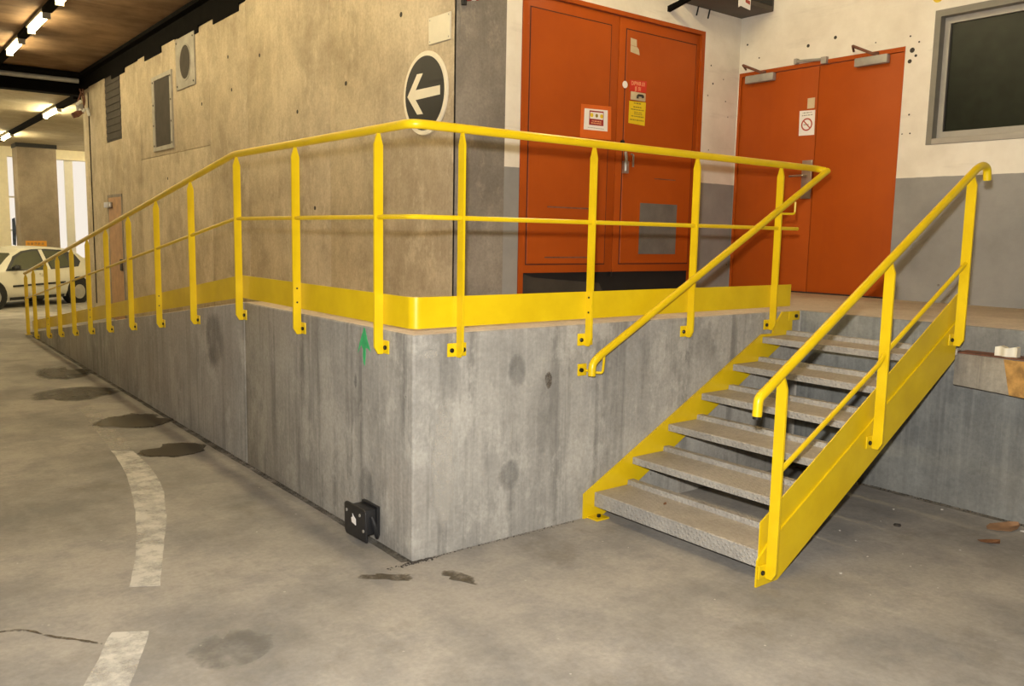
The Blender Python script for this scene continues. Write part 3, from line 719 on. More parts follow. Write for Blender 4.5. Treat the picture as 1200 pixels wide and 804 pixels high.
# round sign and blank plate on the tan wall
SC = (2.485, 2.793)
rs = thing('direction_sign', (XW - .01, SC[0], SC[1] - .33), 'round black sign with a cream rim and arrow pointing left', 'sign')
bm = new(); disc(bm, SC, 'x', .332, XW - .020, XW - .001, 48); bev(bm, .003, 1); dk = obj('disc', bm, 'cream_sign', rs)
bm = new(); disc(bm, SC, 'x', .294, XW - .0225, XW - .0195, 48); obj('face', bm, 'signblack', rs)
bm = new(); prism(bm, [(2.744, 2.790), (2.594, 2.956), (2.505, 2.953), (2.615, 2.832), (2.248, 2.828), (2.248, 2.757), (2.615, 2.753), (2.500, 2.630), (2.588, 2.633)], 'x', XW - .0245, XW - .0224); obj('arrow', bm, 'cream_sign', rs)
pb = thing('blank_plate', (XW, 2.28, 3.165), 'blank cream plate on the wall above the round sign', 'plate')
bm = new(); prism(bm, [(2.13, 3.163), (2.44, 3.166), (2.443, 3.372), (2.127, 3.370)], 'x', XW - .012, XW - .001); bev(bm, .002, 1); obj('plate', bm, 'panel', pb)
for y in (2.15, 2.42):
    for z in (3.185, 3.35): 
        bm = new(); disc(bm, (y, z), 'x', .006, XW - .0145, XW - .012, 8); obj('screw', bm, 'galv', pb)
# vents on the tan wall
v1 = thing('wall_vent', (XW, 9.7, 2.82), 'tall rectangular vent with pale frame on the tan wall', 'vent')
bm = new()
for d in ((9.22, 9.31, 2.82, 3.91), (10.08, 10.20, 2.82, 3.91), (9.31, 10.08, 3.85, 3.91), (9.31, 10.08, 2.82, 2.88)): bx(bm, XW - .025, XW - .001, d[0], d[1], d[2], d[3])
f = obj('frame', bm, 'ventframe', v1)
box('mesh_panel', (XW - .012, XW - .001, 9.31, 10.08, 2.88, 3.85), 'mesh', v1)
for y in (9.26, 10.14):
    for z in (2.9, 3.2, 3.5, 3.83):
        bm = new(); disc(bm, (y, z), 'x', .014, XW - .031, XW - .025, 8); obj('screw', bm, 'mesh', f)
v2 = thing('round_vent', (XW, 8.6, 3.58), 'round dark vent in a square pale plate near the beam', 'vent')
bm = new(); bx(bm, XW - .02, XW - .001, 8.20, 9.0, 3.58, 4.265); bev(bm, .004); pt = obj('plate', bm, 'ventframe', v2)
bm = new(); disc(bm, (8.575, 3.915), 'x', .222, XW - .0225, XW - .0195, 32); obj('mesh_disc', bm, 'mesh', v2)
bm = new(); ring(bm, (8.575, 3.915), 'x', .222, .245, XW - .028, XW - .019, 32); obj('rim', bm, 'ventframe', v2)
for y in (8.25, 8.95):
    for z in (3.63, 4.21): bm = new(); disc(bm, (y, z), 'x', .012, XW - .026, XW - .02, 8); obj('screw', bm, 'mesh', pt)

# ------------------------------------------------------------------ notices on the doors
fy = YW + .0035
def print_lines(parent, axis, face, u0, u1, zs, mat, h=.008, sgn=1, seed=2):
    rnd = random.Random(seed)
    for z in zs:
        a = u0 + rnd.uniform(0, .1) * (u1 - u0); b = u1 - rnd.uniform(0, .1) * (u1 - u0); bm = new(); u = a
        while u < b:
            wd = rnd.uniform(.010, .03); e = min(u + wd, b)
            if axis == 'y': bx(bm, u, e, face - .0008, face, z - h / 2, z + h / 2)
            else: bx(bm, face - .0008, face, u, e, z - h / 2, z + h / 2)
            u = e + .006
        obj('print_line', bm, mat, parent)
n1 = thing('notice', (3.16, fy, 2.53), 'white notice with yellow and maroon print on an orange backing sheet', 'notice')
bm = new(); prism(bm, [(2.975, 2.527), (3.355, 2.535), (3.345, 2.83), (2.978, 2.815)], 'y', fy - .002, fy); obj('backing_sheet', bm, 'orangesheet', n1)
bm = new(); prism(bm, [(3.014, 2.60), (3.306, 2.606), (3.300, 2.791), (3.018, 2.781)], 'y', fy - .0035, fy - .0021); ps = obj('paper', bm, 'paper', n1)
bm = new(); prism(bm, [(3.075, 2.645), (3.252, 2.648), (3.250, 2.775), (3.078, 2.770)], 'y', fy - .0045, fy - .0036); obj('print_block', bm, 'maroon', n1)
bm = new(); prism(bm, [(3.085, 2.700), (3.243, 2.702), (3.242, 2.762), (3.087, 2.758)], 'y', fy - .0052, fy - .0046); obj('picture', bm, 'paper', n1)
for x, r0 in ((3.105, .019), (3.165, .016), (3.225, .019)):
    bm = new(); disc(bm, (x, 2.731), 'y', r0, fy - .0058, fy - .0053, 14); obj('symbol', bm, 'yellab' if x != 3.165 else 'inkbrown', n1)
print_lines(n1, 'y', fy - .0046, 3.095, 3.235, (2.682, 2.664), 'inkpale', .009)
print_lines(n1, 'y', fy - .0036, 3.04, 3.28, (2.622,), 'inkgrey', .005)
n2 = thing('red_label', (3.68, fy, 2.99), 'red plate with pale lettering on the right door leaf', 'label')
bm = new(); prism(bm, [(3.570, 2.990), (3.790, 3.003), (3.794, 3.106), (3.570, 3.092)], 'y', fy - .003, fy); obj('plate', bm, 'red', n2)
text('DIPWR 01', .052, 'inkpale', n2, (3.68, fy - .0036, 3.068), (1, 0, .03), (0, 0, 1), squash=.80)
text('JE 01', .052, 'inkpale', n2, (3.68, fy - .0036, 3.022), (1, 0, .03), (0, 0, 1), squash=.80)
n3 = thing('key_box', (3.68, fy, 2.915), 'small beige hasp plate between the red and yellow labels', 'hasp')
bm = new(); bx(bm, 3.585, 3.775, fy - .012, fy, 2.918, 2.992); bev(bm, .003); obj('plate', bm, 'tape', n3)
bm = new(); tube(bm, fillet([(3.66, fy - .02, 2.935), (3.66, fy - .022, 2.965), (3.73, fy - .022, 2.965), (3.73, fy - .02, 2.945)], .015), .010, 8); obj('handle', bm, 'mesh', n3)
n4 = thing('yellow_label', (3.68, fy, 2.70), 'yellow sheet with lines of dark print on the right door leaf', 'label')
bm = new(); prism(bm, [(3.570, 2.708), (3.786, 2.700), (3.792, 2.914), (3.573, 2.906)], 'y', fy - .002, fy); obj('sheet', bm, 'yellab', n4)
print_lines(n4, 'y', fy - .0021, 3.62, 3.74, (2.893, 2.858), 'inkbrown', .012)
print_lines(n4, 'y', fy - .0021, 3.585, 3.78, (2.836, 2.775, 2.742), 'inkbrown', .010, seed=5)
print_lines(n4, 'y', fy - .0021, 3.63, 3.75, (2.812, 2.796), 'inkbrown', .008, seed=6)
bm = new(); disc(bm, (3.510, 3.043), 'y', .032, fy - .003, fy, 20); obj('round_sticker', bm, 'paper', label='round white sticker left of the red label', cat='sticker')
n5 = thing('tape_scrap', (3.62, fy, 3.33), 'torn cream paper scrap near the top of the right leaf', 'paper scrap')
bm = new(); prism(bm, [(3.565, 3.400), (3.645, 3.395), (3.64, 3.455), (3.562, 3.463)], 'y', fy - .002, fy); obj('upper_scrap', bm, 'tape', n5)
bm = new(); prism(bm, [(3.566, 3.340), (3.685, 3.325), (3.672, 3.375), (3.650, 3.392), (3.565, 3.397)], 'y', fy - .002, fy); obj('lower_scrap', bm, 'tape', n5)
fx2 = X2 + .004
n6 = thing('no_smoking_notice', (fx2, 1.265, 2.665), 'white sheet with a red prohibition ring on the orange door', 'notice')
bm = new(); prism(bm, [(1.180, 2.665), (1.347, 2.668), (1.352, 2.902), (1.185, 2.896)], 'x', fx2 - .002, fx2); obj('sheet', bm, 'paper', n6)
bm = new(); ring(bm, (1.266, 2.768), 'x', .047, .060, fx2 - .0032, fx2 - .0021, 28); obj('ring', bm, 'redring', n6)
bm = new(); prism(bm, [(1.305, 2.800), (1.298, 2.808), (1.227, 2.737), (1.234, 2.729)], 'x', fx2 - .0036, fx2 - .0021); obj('slash', bm, 'redring', n6)
bm = new(); prism(bm, [(1.30, 2.762), (1.30, 2.772), (1.245, 2.772), (1.245, 2.762)], 'x', fx2 - .0030, fx2 - .0021); obj('cigarette', bm, 'inkgrey', n6)
print_lines(n6, 'x', fx2 - .0021, 1.205, 1.33, (2.878, 2.855), 'inkgrey', .010)
bm = new(); bx(bm, fx2 - .002, fx2, 1.195, 1.272, 2.915, 3.012); obj('tape_patch', bm, 'tape', label='small beige tape patch above the no smoking notice', cat='tape')
bm = new(); disc(bm, (.085, 3.70), 'x', .045, X2 - .016, X2 - .012, 16); obj('yellow_sticker', bm, 'yellab', label='yellow sticker on the wall above the office window', cat='sticker')

# heater box hung in the corner over the doors
ub = thing('air_heater', (4.67, 1.9, 3.88), 'dark metal heater box hung in the corner above the doors', 'heater')
bm = new(); bx(bm, 4.20, X2 - .012, 1.70, YW - .002, 3.885, 4.42); bev(bm, .008); obj('casing', bm, m_plain('dark_brown_sheet_metal', (.075, .058, .042, 1), .6), ub)
box('front_grille', (4.26, X2 - .05, 1.692, 1.70, 3.93, 4.38), 'black', ub)
bm = new(); prism(bm, [(YW - .002, 3.77), (YW - .002, 3.82), (1.72, 3.885), (1.70, 3.885), (1.70, 3.86)], 'x', 4.03, 4.07); obj('bracket_arm', bm, 'darkbeam', ub)
bm = new(); bx(bm, 4.03, 4.24, 1.71, 1.75, 3.885, 3.92); obj('bracket_bar', bm, 'darkbeam', ub)
for x in (4.45, 4.62):
    bm = new(); tube(bm, [(x, YW - .02, 3.89), (x - .02, YW - .015, 3.80)], .008, 6); obj('cable_end', bm, 'black', ub)
tg = thing('paper_tag', (4.65, 1.685, 3.82), 'white tag with red print hanging from the heater box', 'tag')
bm = new(); prism(bm, [(4.565, 3.825), (4.60, 3.845), (4.65, 3.838), (4.745, 3.828), (4.745, 4.02), (4.565, 4.02)], 'y', 1.686, 1.689); obj('sheet', bm, 'paper', tg)
bm = new(); prism(bm, [(4.665, 3.888), (4.735, 3.875), (4.735, 3.91), (4.665, 3.915)], 'y', 1.6848, 1.6859); obj('print_mark', bm, 'redring', tg)
# dark lamp stub on the return wall
lm = thing('wall_hook', (1.69, YW, 3.41), 'black bracket with a red and white end on the return wall', 'bracket')
bm = new(); tube(bm, [(1.69, YW - .005, 3.62), (1.685, YW - .05, 3.50), (1.685, YW - .05, 3.41)], [.02, .03, .022], 10); obj('arm', bm, 'black', lm)
bm = new(); tube(bm, [(1.70, YW - .07, 3.455), (1.80, YW - .07, 3.475)], .018, 10); obj('red_end', bm, 'maroon', lm)
bm = new(); tube(bm, [(1.735, YW - .071, 3.462), (1.775, YW - .071, 3.470)], .0195, 10); obj('white_band', bm, 'paper', lm)
bm = new(); tube(bm, [(1.69, YW - .004, 3.40), (1.688, YW - .004, 3.15)], .006, 6); obj('cable', bm, 'ret', lm)

# ------------------------------------------------------------------ fender beam on the right platform face
fb = thing('fender_beam', (3.2, -1.9, .80), 'weathered grey timber fender beam on the platform face beside the stairs', 'beam')
bm = new(); prism(bm, [(-1.192, .803), (-1.192, 1.000), (-3.6, .998), (-3.6, .795), (-1.60, .780), (-1.45, .790)], 'x', 3.12, X1 - .001); bev(bm, .008); obj('timber', bm, 'wood', fb)
bm = new(); bx(bm, 3.118, X1 - .001, -3.6, -1.195, 1.000, 1.007); obj('top_strip', bm, 'rustred', fb)
bm = new(); prism(bm, [(-1.475, .995), (-1.60, .995), (-1.68, .78), (-1.52, .79)], 'x', 3.108, 3.120); obj('rusty_plate', bm, 'rust', fb)
bm = new()
pts = []
for k in range(17): a = k / 16; pts.append((-1.405 - .12 * a, 3.15 + .012 * math.sin(a * 9)))
V = [[bm.verts.new((x + o, y, z)) for (y, x) in pts for z in (1.0075, 1.062 - .004 * math.sin(y * 80))] for o in (0, .05)]
n = len(pts)
for s in V:
    for i in range(n - 1): bm.faces.new((s[2 * i], s[2 * i + 1], s[2 * i + 3], s[2 * i + 2]))
for i in range(n - 1):
    bm.faces.new((V[0][2 * i + 1], V[0][2 * i + 3], V[1][2 * i + 3], V[1][2 * i + 1])); bm.faces.new((V[0][2 * i], V[0][2 * i + 2], V[1][2 * i + 2], V[1][2 * i]))
for i in (0, n - 1): bm.faces.new((V[0][2 * i], V[0][2 * i + 1], V[1][2 * i + 1], V[1][2 * i]))
obj('plastic_offcut', bm, 'foam', label='wavy off-white plastic offcut lying on the fender beam', cat='offcut')

# ------------------------------------------------------------------ lamps
def lamp(x, y, z, L, label, group, mat='tube'):
    t = thing('fluorescent_lamp', (x, y, z), label, 'lamp', group)
    bm = new(); bx(bm, x - .07, x + .07, y - L / 2 - .05, y + L / 2 + .05, z + .025, z + .072); bev(bm, .01); obj('housing', bm, 'housing', t)
    bm = new(); tube(bm, [(x, y - L / 2, z), (x, y + L / 2, z)], .045, 10); obj('tube', bm, mat, t)
    for s in (-1, 1):
        bm = new(); bx(bm, x - .05, x + .05, y + s * (L / 2 + .02) - .02, y + s * (L / 2 + .02) + .02, z - .06, z + .03); obj('end_cap', bm, 'housing', t)
ORD = ['nearest the cross beam', 'second from the cross beam', 'third from the cross beam', 'fourth from the cross beam', 'fifth from the cross beam', 'sixth from the cross beam', 'seventh from the cross beam', 'eighth from the cross beam']
for i, y in enumerate((12.5, 10.42, 8.34, 6.26, 4.18, 2.1, .02, -2.06)):
    lamp(.17, y, 4.525, 1.15, 'lit fluorescent lamp over the roadway, ' + ORD[i], 'lamps over the roadway')
for i, y in enumerate((10, 6, 2)):  # added row out of view, brightens the platform and ramp side faces
    lamp(-3.6, y, 4.525, 1.25, 'added unseen fluorescent lamp over the parking bays, ' + ORD[i], 'added lamps over the parking bays')
lamp(2.9, .75, 4.525, 1.25, 'lit fluorescent lamp on the ceiling above the platform', None)
for y, l in ((17.9, 'lit fluorescent lamp in the far bay just past the cross beam'), (24.5, 'lit fluorescent lamp in the far bay just before the pillar')):
    lamp(1.60, y, 4.17, 1.5, l, 'lamps in the far bay', 'tube_far')
for x, y, l in ((6.5, 20, 'beyond the ramp wall'), (5.2, 26.9, 'beside the bright far window'), (-.6, 26.9, 'before the cream pier'), (-2.5, 19, 'over the car bonnet side'), (-1.6, 16.1, 'just past the cross beam over the lane'), (3.6, 16.6, 'just behind the ramp wall end')):  # extra lamps out of view, added to brighten the far bay
    lamp(x, y, 4.17, 1.5, 'added unseen fluorescent lamp in the far bay ' + l, 'added side lamps in the far bay', 'tube_far')
tk = thing('lamp_trunking', (.17, 6, 4.55), 'dark metal trunking between the lamps over the roadway', 'trunking')
yy = [14.6, 12.5, 10.42, 8.34, 6.26, 4.18, 2.1, .02]
for a, b in zip(yy, yy[1:]): box('trunking_length', (.11, .23, b + .64, a - (.64 if a < 14 else 0), 4.54, 4.598), 'darkbeam', tk)
tk = thing('lamp_trunking', (1.6, 21, 4.2), 'dark metal trunking between the lamps of the far bay', 'trunking')
for a, b in ((15.3, 17.08), (18.72, 23.68), (25.32, 27)): box('trunking_length', (1.53, 1.67, a, b, 4.17, 4.249), 'darkbeam', tk)

# hanging junction with loose cables at the end of the wall
hj = thing('cable_cluster', (1.460, 14.4, 3.7), 'tangle of cables and small white fittings hanging by the cross beam', 'cables')
for a, b, c in (((1.520, 14.4, 4.25), (1.560, 14.4, 4.0), (1.480, 14.4, 3.85)), ((1.480, 14.45, 4.25), (1.530, 14.4, 4.05), (1.520, 14.4, 3.80)), ((1.500, 14.4, 4.2), (1.420, 14.4, 3.98), (1.450, 14.4, 3.86))):
    bm = new(); tube(bm, fillet([a, b, c], .08), .014, 6); obj('cable', bm, 'rustred', hj)
bm = new(); bx(bm, 1.400, 1.510, 14.35, 14.45, 3.83, 3.96); bev(bm, .01); obj('junction_box', bm, 'galv', hj)
for p, q in (((1.400, 14.36, 3.94), (1.480, 14.36, 4.02)), ((1.435, 14.36, 3.80), (1.460, 14.36, 3.87)), ((1.500, 14.36, 3.82), (1.530, 14.36, 3.88)), ((1.580, 14.38, 3.90), (1.610, 14.36, 3.76))):
    bm = new(); tube(bm, [p, q], .028, 8); obj('fitting', bm, 'white', hj)
bm = new(); tube(bm, [(1.320, 14.36, 3.73), (1.400, 14.36, 3.77), (1.480, 14.36, 3.82)], [.05, .06, .04], 10); obj('lamp_head', bm, 'rustred', hj)

bm = new(); tube(bm, [(XW - .012, 14.45, 4.2), (XW - .012, 14.45, .2)], .010, 6); obj('wall_cable', bm, 'mesh', label='thin dark cable running down the end of the tan wall', cat='cable')

# ------------------------------------------------------------------ floor markings and stains
def band(name, Lp, Rp, mat, label, cat='road marking', z=.0012):
    bm = new()
    def smooth(P):
        out = []
        for i in range(len(P) - 1):
            p0 = Vector(P[max(i - 1, 0)]); p1 = Vector(P[i]); p2 = Vector(P[i + 1]); p3 = Vector(P[min(i + 2, len(P) - 1)])
            for k in range(5):
                t = k / 5; out.append(.5 * (2 * p1 + (p2 - p0) * t + (2 * p0 - 5 * p1 + 4 * p2 - p3) * t * t + (3 * p1 - p0 - 3 * p2 + p3) * t ** 3))
        out.append(Vector(P[-1])); return out
    a = smooth(Lp); b = smooth(Rp); rnd = random.Random(3)
    va = [bm.verts.new((p.x + rnd.uniform(-.004, .004), p.y, z)) for p in a]; vb = [bm.verts.new((p.x + rnd.uniform(-.004, .004), p.y, z)) for p in b]
    for i in range(len(a) - 1): bm.faces.new((va[i], vb[i], vb[i + 1], va[i + 1]))
    r = bmesh.ops.extrude_face_region(bm, geom=bm.faces[:])
    bmesh.ops.translate(bm, verts=[v for v in r['geom'] if isinstance(v, bmesh.types.BMVert)], vec=(0, 0, .0012))
    return obj(name, bm, mat, label=label, cat=cat)
band('lane_line', [(-1.229, .49), (-1.066, 1.016), (-.928, 1.594), (-.800, 2.25), (-.735, 2.75), (-.700, 3.15)], [(-1.115, .42), (-.955, .93), (-.800, 1.42), (-.660, 2.0), (-.590, 2.55), (-.575, 3.05)], 'line', 'worn white painted line curving along the ramp')
band('lane_line', [(-.695, 3.2), (-.665, 3.6), (-.62, 4.3), (-.58, 5.0)], [(-.575, 3.1), (-.525, 3.53), (-.48, 4.2), (-.45, 4.95)], 'line2', 'faded stretch of the white line between the dark puddles')
band('lane_line', [(-1.95, -1.05), (-1.60, -.36), (-1.41, .055)], [(-1.80, -1.12), (-1.455, -.42), (-1.277, -.022)], 'line', 'short white painted dash on the floor at the open end of the lane')
blob('puddle', -.30, 2.92, .27, .25, 'puddle', 'dark oval oil puddle at the end of the white line', 'puddle', z=.003, rot=R(35), jag=.35, seed=4)
blob('puddle', -.30, 4.12, .33, .34, 'puddle', 'larger dark puddle further along the ramp wall', 'puddle', z=.003, rot=R(10), jag=.38, seed=5)
blob('puddle', -.42, 5.75, .58, .42, 'puddle2', 'wide half dry damp patch beside the middle of the ramp', 'stain', z=.003, jag=.4, seed=6)
blob('puddle', -.33, 7.1, .36, .65, 'puddle2', 'faint damp patch further up the ramp wall', 'stain', z=.003, jag=.4, seed=9)
blob('floor_stain', -1.10, -.37, .16, .26, 'damp', 'grey damp stain beside the short white dash', 'stain', z=.003, jag=.5, seed=8, rot=R(-30))
blob('floor_stain', .08, -.30, .16, .05, 'smear', 'brown dirt smear in front of the platform corner', 'stain', z=.003, jag=.6, seed=12, rot=R(-60))
blob('floor_stain', -.18, -.12, .17, .05, 'smear', 'thin brown water mark beside the platform corner', 'stain', z=.0015, jag=.6, seed=13, rot=R(-40))
band('floor_crack', [(-1.775, .330), (-1.685, .292), (-1.611, .170), (-1.53, .075), (-1.46, -.022)], [(-1.770, .316), (-1.688, .272), (-1.615, .150), (-1.535, .060), (-1.462, -.034)], 'crack', 'thin dark crack in the floor beside the white dash', 'crack')
# dirt along the foot of the platform: uncountable crumbs
bm = new(); rnd = random.Random(21)
def crumb(bm, x, y, z, s):
    vs = [bm.verts.new((x + s * rnd.uniform(.6, 1.2) * dx, y + s * rnd.uniform(.6, 1.2) * dy, z + max(0, s * rnd.uniform(.4, .8) * dz))) for dx, dy, dz in ((1, 0, 0), (-.5, .87, 0), (-.5, -.87, 0), (0, 0, 1.0))]
    for f in ((0, 1, 3), (1, 2, 3), (2, 0, 3), (0, 2, 1)): bm.faces.new([vs[i] for i in f])
for _ in range(500):
    y = rnd.random() ** 1.6 * 6; crumb(bm, -abs(rnd.gauss(0, .010)) - .003, y, .0005, rnd.uniform(.002, .007))
for _ in range(260): crumb(bm, rnd.gauss(.02, .06), -abs(rnd.gauss(0, .016)) - .004, .0005, rnd.uniform(.002, .007))
for _ in range(160): crumb(bm, rnd.uniform(.1, 1.1), -abs(rnd.gauss(0, .010)) - .004, .0005, rnd.uniform(.002, .006))
obj('dirt', bm, 'dirt', label='dark dirt gathered at the foot of the platform corner and ramp', cat='dirt', kind='stuff', at=(0, 0, 0), smooth=False)
bm = new()
for _ in range(300): crumb(bm, X1 - abs(rnd.gauss(0, .016)) - .003, rnd.uniform(-3.2, -.1), .0005, rnd.uniform(.002, .009))
obj('dirt', bm, 'dirt', label='dark dirt gathered along the foot of the wall right of the stairs', cat='dirt', kind='stuff', at=(X1, -1.5, 0), smooth=False)
M['grime'] = m_worn('damp_grime', (.10, .09, .07, 1), .8, .36, .56, 6.0, .38)
band('floor_grime', [(-.05, .02), (-.04, 1.5), (-.055, 3.2), (-.04, 5.5), (-.05, 8), (-.03, 11)], [(-.001, .0), (-.001, 1.5), (-.001, 3.2), (-.001, 5.5), (-.001, 8), (-.001, 11)], 'grime', 'dark grime line along the foot of the ramp wall', 'stain', z=.0011)
band('floor_grime', [(X1 - .05, -3.5), (X1 - .04, -2.2), (X1 - .06, -1.2), (X1 - .05, -.05)], [(X1 - .001, -3.5), (X1 - .001, -2.2), (X1 - .001, -1.2), (X1 - .001, -.05)], 'grime', 'dark grime line along the foot of the wall below the fender beam', 'stain', z=.0011)
# litter
def chip(x, y, z, s, mat, label, group=None, name='litter', cat='litter', seed=1):
    rnd2 = random.Random(seed); bm = new(); ring_ = []
    n = 8
    lo_ = [bm.verts.new((x + s * rnd2.uniform(.7, 1.2) * math.cos(k * 6.283 / n), y + s * rnd2.uniform(.7, 1.2) * math.sin(k * 6.283 / n), z)) for k in range(n)]
    hi_ = [bm.verts.new((x + (v.co.x - x) * .7, y + (v.co.y - y) * .7, z + s * rnd2.uniform(.35, .6))) for v in lo_]
    bm.faces.new(lo_[::-1]); bm.faces.new(hi_)
    for k in range(n): bm.faces.new((lo_[k], lo_[(k + 1) % n], hi_[(k + 1) % n], hi_[k]))
    return obj(name, bm, mat, label=label, cat=cat, group=group, smooth=False)
whites = [(2.255, -1.018, .010), (2.175, -1.164, .009), (2.901, -.998, .012), (2.614, -1.07, .008), (2.003, -1.33, .009), (1.675, -1.371, .016), (2.06, -1.534, .009), (2.515, -1.577, .010), (2.2, -1.42, .007), (1.9, -1.75, .008), (1.55, -1.6, .007), (.9, -1.2, .007), (.5, -.9, .006), (3.15, -1.18, .018), (-1.6, 1.1, .008), (1.05, -.5, .006)]
for i, (x, y, s) in enumerate(whites): chip(x, y, .0005, s * .62, 'crumb', 'tiny pale crumb of rubble on the open floor', 'pale crumbs on the floor', 'rubble_crumb', 'rubble', seed=i)
chip(2.62, -1.17, .0005, .022, 'dirt', 'dark clump of dirt on the floor right of the stairs', name='dirt_clump', cat='dirt', seed=33)
def leafm(name, x, y, z, L, W, rot, mat, label, cat, curl=.02, seed=1):
    rnd2 = random.Random(seed); bm = new(); prof = [(-1, .05), (-.7, .55), (-.2, 1.0), (.3, .9), (.75, .5), (1, .05)]
    rows_ = []
    for t, wd in prof:
        r_ = []
        for s in (-1, 0, 1):
            u, v = t * L / 2, s * wd * W / 2 * rnd2.uniform(.8, 1.15)
            zz = z + .003 + curl * abs(s) * (.5 + .5 * t) + curl * .4 * t * t
            r_.append(bm.verts.new((x + u * math.cos(rot) - v * math.sin(rot), y + u * math.sin(rot) + v * math.cos(rot), zz)))
        rows_.append(r_)
    for a, b in zip(rows_, rows_[1:]):
        for k in range(2): bm.faces.new((a[k], a[k + 1], b[k + 1], b[k]))
    ret = bmesh.ops.extrude_face_region(bm, geom=bm.faces[:]); bmesh.ops.translate(bm, verts=[v for v in ret['geom'] if isinstance(v, bmesh.types.BMVert)], vec=(0, 0, -.0022))
    return obj(name, bm, mat, label=label, cat=cat)
leafm('cardboard_scrap', 3.10, -1.56, 0, .24, .14, R(-20), 'card', 'torn brown cardboard scrap at the foot of the right platform wall', 'cardboard', .018, 2)
leafm('dry_leaf', 2.765, -1.62, 0, .11, .07, R(-65), 'leaf', 'curled brown leaf on the floor in front of the cardboard scrap', 'leaf', .02, 3)
leafm('paper_scrap', 3.14, -1.70, 0, .12, .06, R(-70), 'paper', 'crumpled pale paper scrap beside the cardboard', 'paper', .012, 4)
leafm('dry_leaf', 2.30, -1.10, .655, .05, .04, R(30), 'leaf', 'small brown leaf on the fourth stair tread', 'leaf', .008, 5)
leafm('dry_leaf', 2.68, -1.06, .8225, .045, .035, R(70), 'leaf', 'small dark leaf on the fifth stair tread', 'leaf', .008, 6)
leafm('dry_leaf', 1.42, -.42, .1506, .03, .02, R(20), 'leaf', 'tiny dry leaf on the lowest stair tread', 'leaf', .006, 7)

# ------------------------------------------------------------------ parked car
cr = thing('car', (0, 0, 0), 'cream white hatchback parked beyond the end of the ramp', 'car')
def wid(x): return .84 - .10 * max(0, (abs(x + .1) - 1.3) / .8) ** 2
def lerp(tab, x):
    for (a, b), (c, d) in zip(tab, tab[1:]):
        if a <= x <= c: return b + (d - b) * (x - a) / (c - a)
    return tab[0][1] if x < tab[0][0] else tab[-1][1]
HT = [(-1.95, .55), (-1.93, .95), (-1.80, 1.10), (-1.55, 1.34), (-1.25, 1.44), (-.6, 1.49), (-.1, 1.485), (.25, 1.42), (.60, 1.25), (.98, .99), (1.15, .93), (1.6, .83), (1.82, .70), (1.92, .50)]
def halfw(x, z):
    w0 = wid(x)
    if z < .45: return w0 * (.93 + .07 * z / .45)
    if z < .90: return w0
    return w0 * (1 - .42 * (z - .90) / .60 - .0)
bm = new(); xs = [-1.95, -1.93, -1.85, -1.75, -1.6, -1.4, -1.2, -.9, -.6, -.3, 0, .25, .45, .65, .85, 1.0, 1.15, 1.4, 1.6, 1.75, 1.85, 1.92]
rings = []
for x in xs:
    h = lerp(HT, x); zb = .20 if abs(x) < 1.7 else .20 + (abs(x) - 1.7) * .5
    zl = [zb, min(.35, h - .1), min(.6, h - .06), min(.88, h - .04)]
    top = max(h - .05, zl[-1] + .005); mid = (zl[-1] + top) / 2
    prof = [(0, zb), (halfw(x, zb) * .9, zb)] + [(halfw(x, z), z) for z in zl[1:]] + [(halfw(x, mid), mid), (halfw(x, top), top), (halfw(x, top) * .88, h), (halfw(x, top) * .5, h + .012), (0, h + .015)]
    rg = [bm.verts.new((x, yy, zz)) for yy, zz in prof] + [bm.verts.new((x, -yy, zz)) for yy, zz in prof[-2:0:-1]]
    rings.append(rg)
for a, b in zip(rings, rings[1:]):
    n = len(a)
    for k in range(n): bm.faces.new((a[k], a[(k + 1) % n], b[(k + 1) % n], b[k]))
bm.faces.new(rings[0]); bm.faces.new(rings[-1][::-1])
parts = []
parts.append(obj('body', bm, 'carpaint', cr, at=(0, 0, 0)))
def side_poly(name, pts, mat, off=.006, par=cr):
    for s in (1, -1):
        bm = new()
        A = [bm.verts.new((x, s * (halfw(x, z) + off), z)) for x, z in pts]; B = [bm.verts.new((x, s * (halfw(x, z) - .02), z)) for x, z in pts]
        bm.faces.new(A); bm.faces.new(B[::-1])
        for i in range(len(pts)): bm.faces.new((A[i], B[i], B[(i + 1) % len(pts)], A[(i + 1) % len(pts)]))
        parts.append(obj(name, bm, mat, par, at=(0, 0, 0)))
side_poly('window_trim', [(.93, .92), (.52, 1.26), (.22, 1.385), (-.12, 1.43), (-.55, 1.435), (-1.1, 1.40), (-1.42, 1.28), (-1.50, 1.10), (-1.35, .97), (-.3, .915)], 'blackpl', .004)
side_poly('side_window', [(.80, .945), (.48, 1.22), (.20, 1.345), (-.14, 1.385), (-.26, 1.385), (-.24, .945)], 'carglass', .010)
side_poly('side_window', [(-.46, .955), (-.44, 1.385), (-.60, 1.392), (-1.05, 1.36), (-1.10, 1.0)], 'carglass', .010)
side_poly('door_pillar', [(-.30, .92), (-.31, 1.42), (-.42, 1.42), (-.41, .92)], 'carpaint', .012)
side_poly('side_moulding', [(.75, .52), (.75, .565), (-.85, .60), (-.85, .555)], 'blackpl', .016)
side_poly('sill', [(.82, .20), (.82, .27), (-.82, .27), (-.82, .20)], 'blackpl', .008)
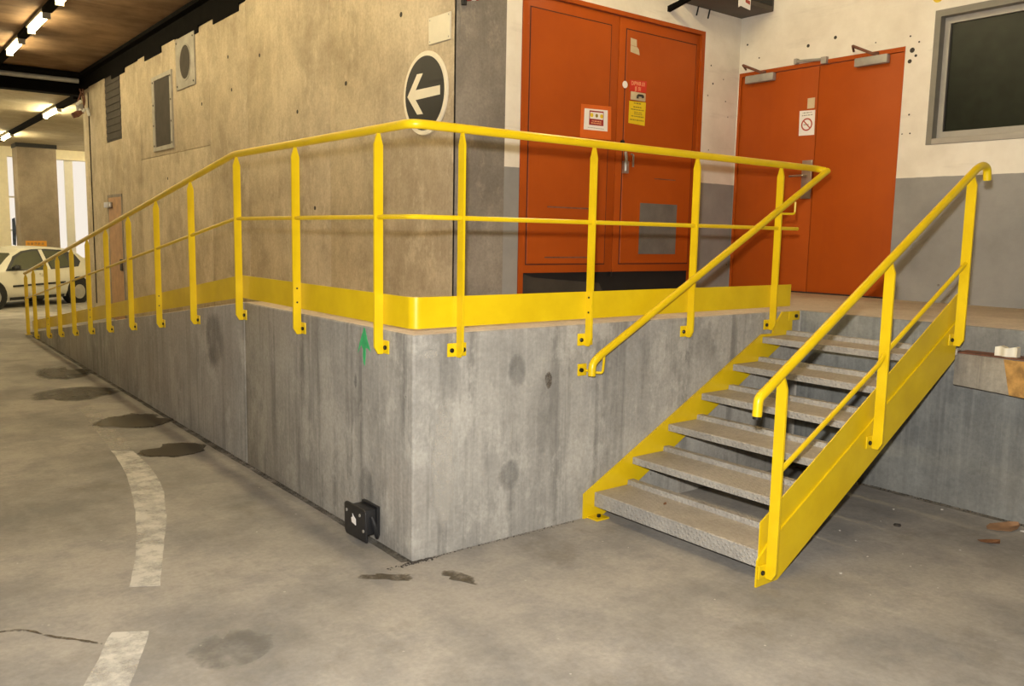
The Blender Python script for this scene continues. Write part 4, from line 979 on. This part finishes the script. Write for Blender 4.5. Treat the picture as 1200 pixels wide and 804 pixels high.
side_poly('door_handle', [(-.05, .80), (-.05, .835), (-.22, .84), (-.22, .805)], 'carpaint', .03)
for s in (1, -1):
    bm = new(); tube(bm, [(.72, s * .82, .98), (.70, s * .93, 1.0), (.66, s * 1.0, 1.0)], [.03, .075, .05], 10); parts.append(obj('mirror', bm, 'blackpl', cr, at=(0, 0, 0)))
    for x in (1.30, -1.30):
        bm = new(); disc(bm, (x, .335), 'y', .375, s * .60, s * (wid(x) + .004), 24); parts.append(obj('wheel_arch', bm, 'black', cr, at=(0, 0, 0)))
        bm = new(); disc(bm, (x, .305), 'y', .305, s * .66, s * (wid(x) + .012), 28); bev(bm, .02, 2); parts.append(obj('tyre', bm, 'tyre', cr, at=(0, 0, 0)))
        bm = new(); disc(bm, (x, .305), 'y', .19, s * (wid(x) + .008), s * (wid(x) + .020), 20); parts.append(obj('wheel_cover', bm, 'galv', cr, at=(0, 0, 0)))
bm = new()
for s in (1, -1):
    pts_ = [(.62, 1.255, .50), (.98, 1.0, .66)]
A = [bm.verts.new(p) for p in ((.995, .66, .99), (.995, -.66, .99), (.50, -.50, 1.32), (.50, .50, 1.32))]; B = [bm.verts.new((v.co.x - .03, v.co.y, v.co.z - .04)) for v in A]
bmesh.ops.translate(bm, verts=A, vec=(.012, 0, .022)); bm.faces.new(A); bm.faces.new(B[::-1])
for i in range(4): bm.faces.new((A[i], B[i], B[(i + 1) % 4], A[(i + 1) % 4]))
parts.append(obj('windscreen', bm, 'carglass', cr, at=(0, 0, 0)))
for s in (1, -1):
    bm = new(); tube(bm, [(1.80, s * .60, .66), (1.62, s * .70, .72)], [.08, .10], 12); parts.append(obj('headlamp', bm, 'white', cr, at=(0, 0, 0)))
# place: near-side wheels stand at (0.65, 20.0) and (2.82, 21.5)
fw = Vector((-2.17, -1.5, 0)).normalized(); lf_ = Vector((-fw.y, fw.x, 0))
mid_ = Vector(((.65 + 2.82) / 2 - .14, (20.0 + 21.5) / 2 - .10, -.34)) - lf_ * .84
cr.location = mid_; cr.rotation_euler = (0, 0, math.atan2(fw.y, fw.x)); WL['car'] = mid_
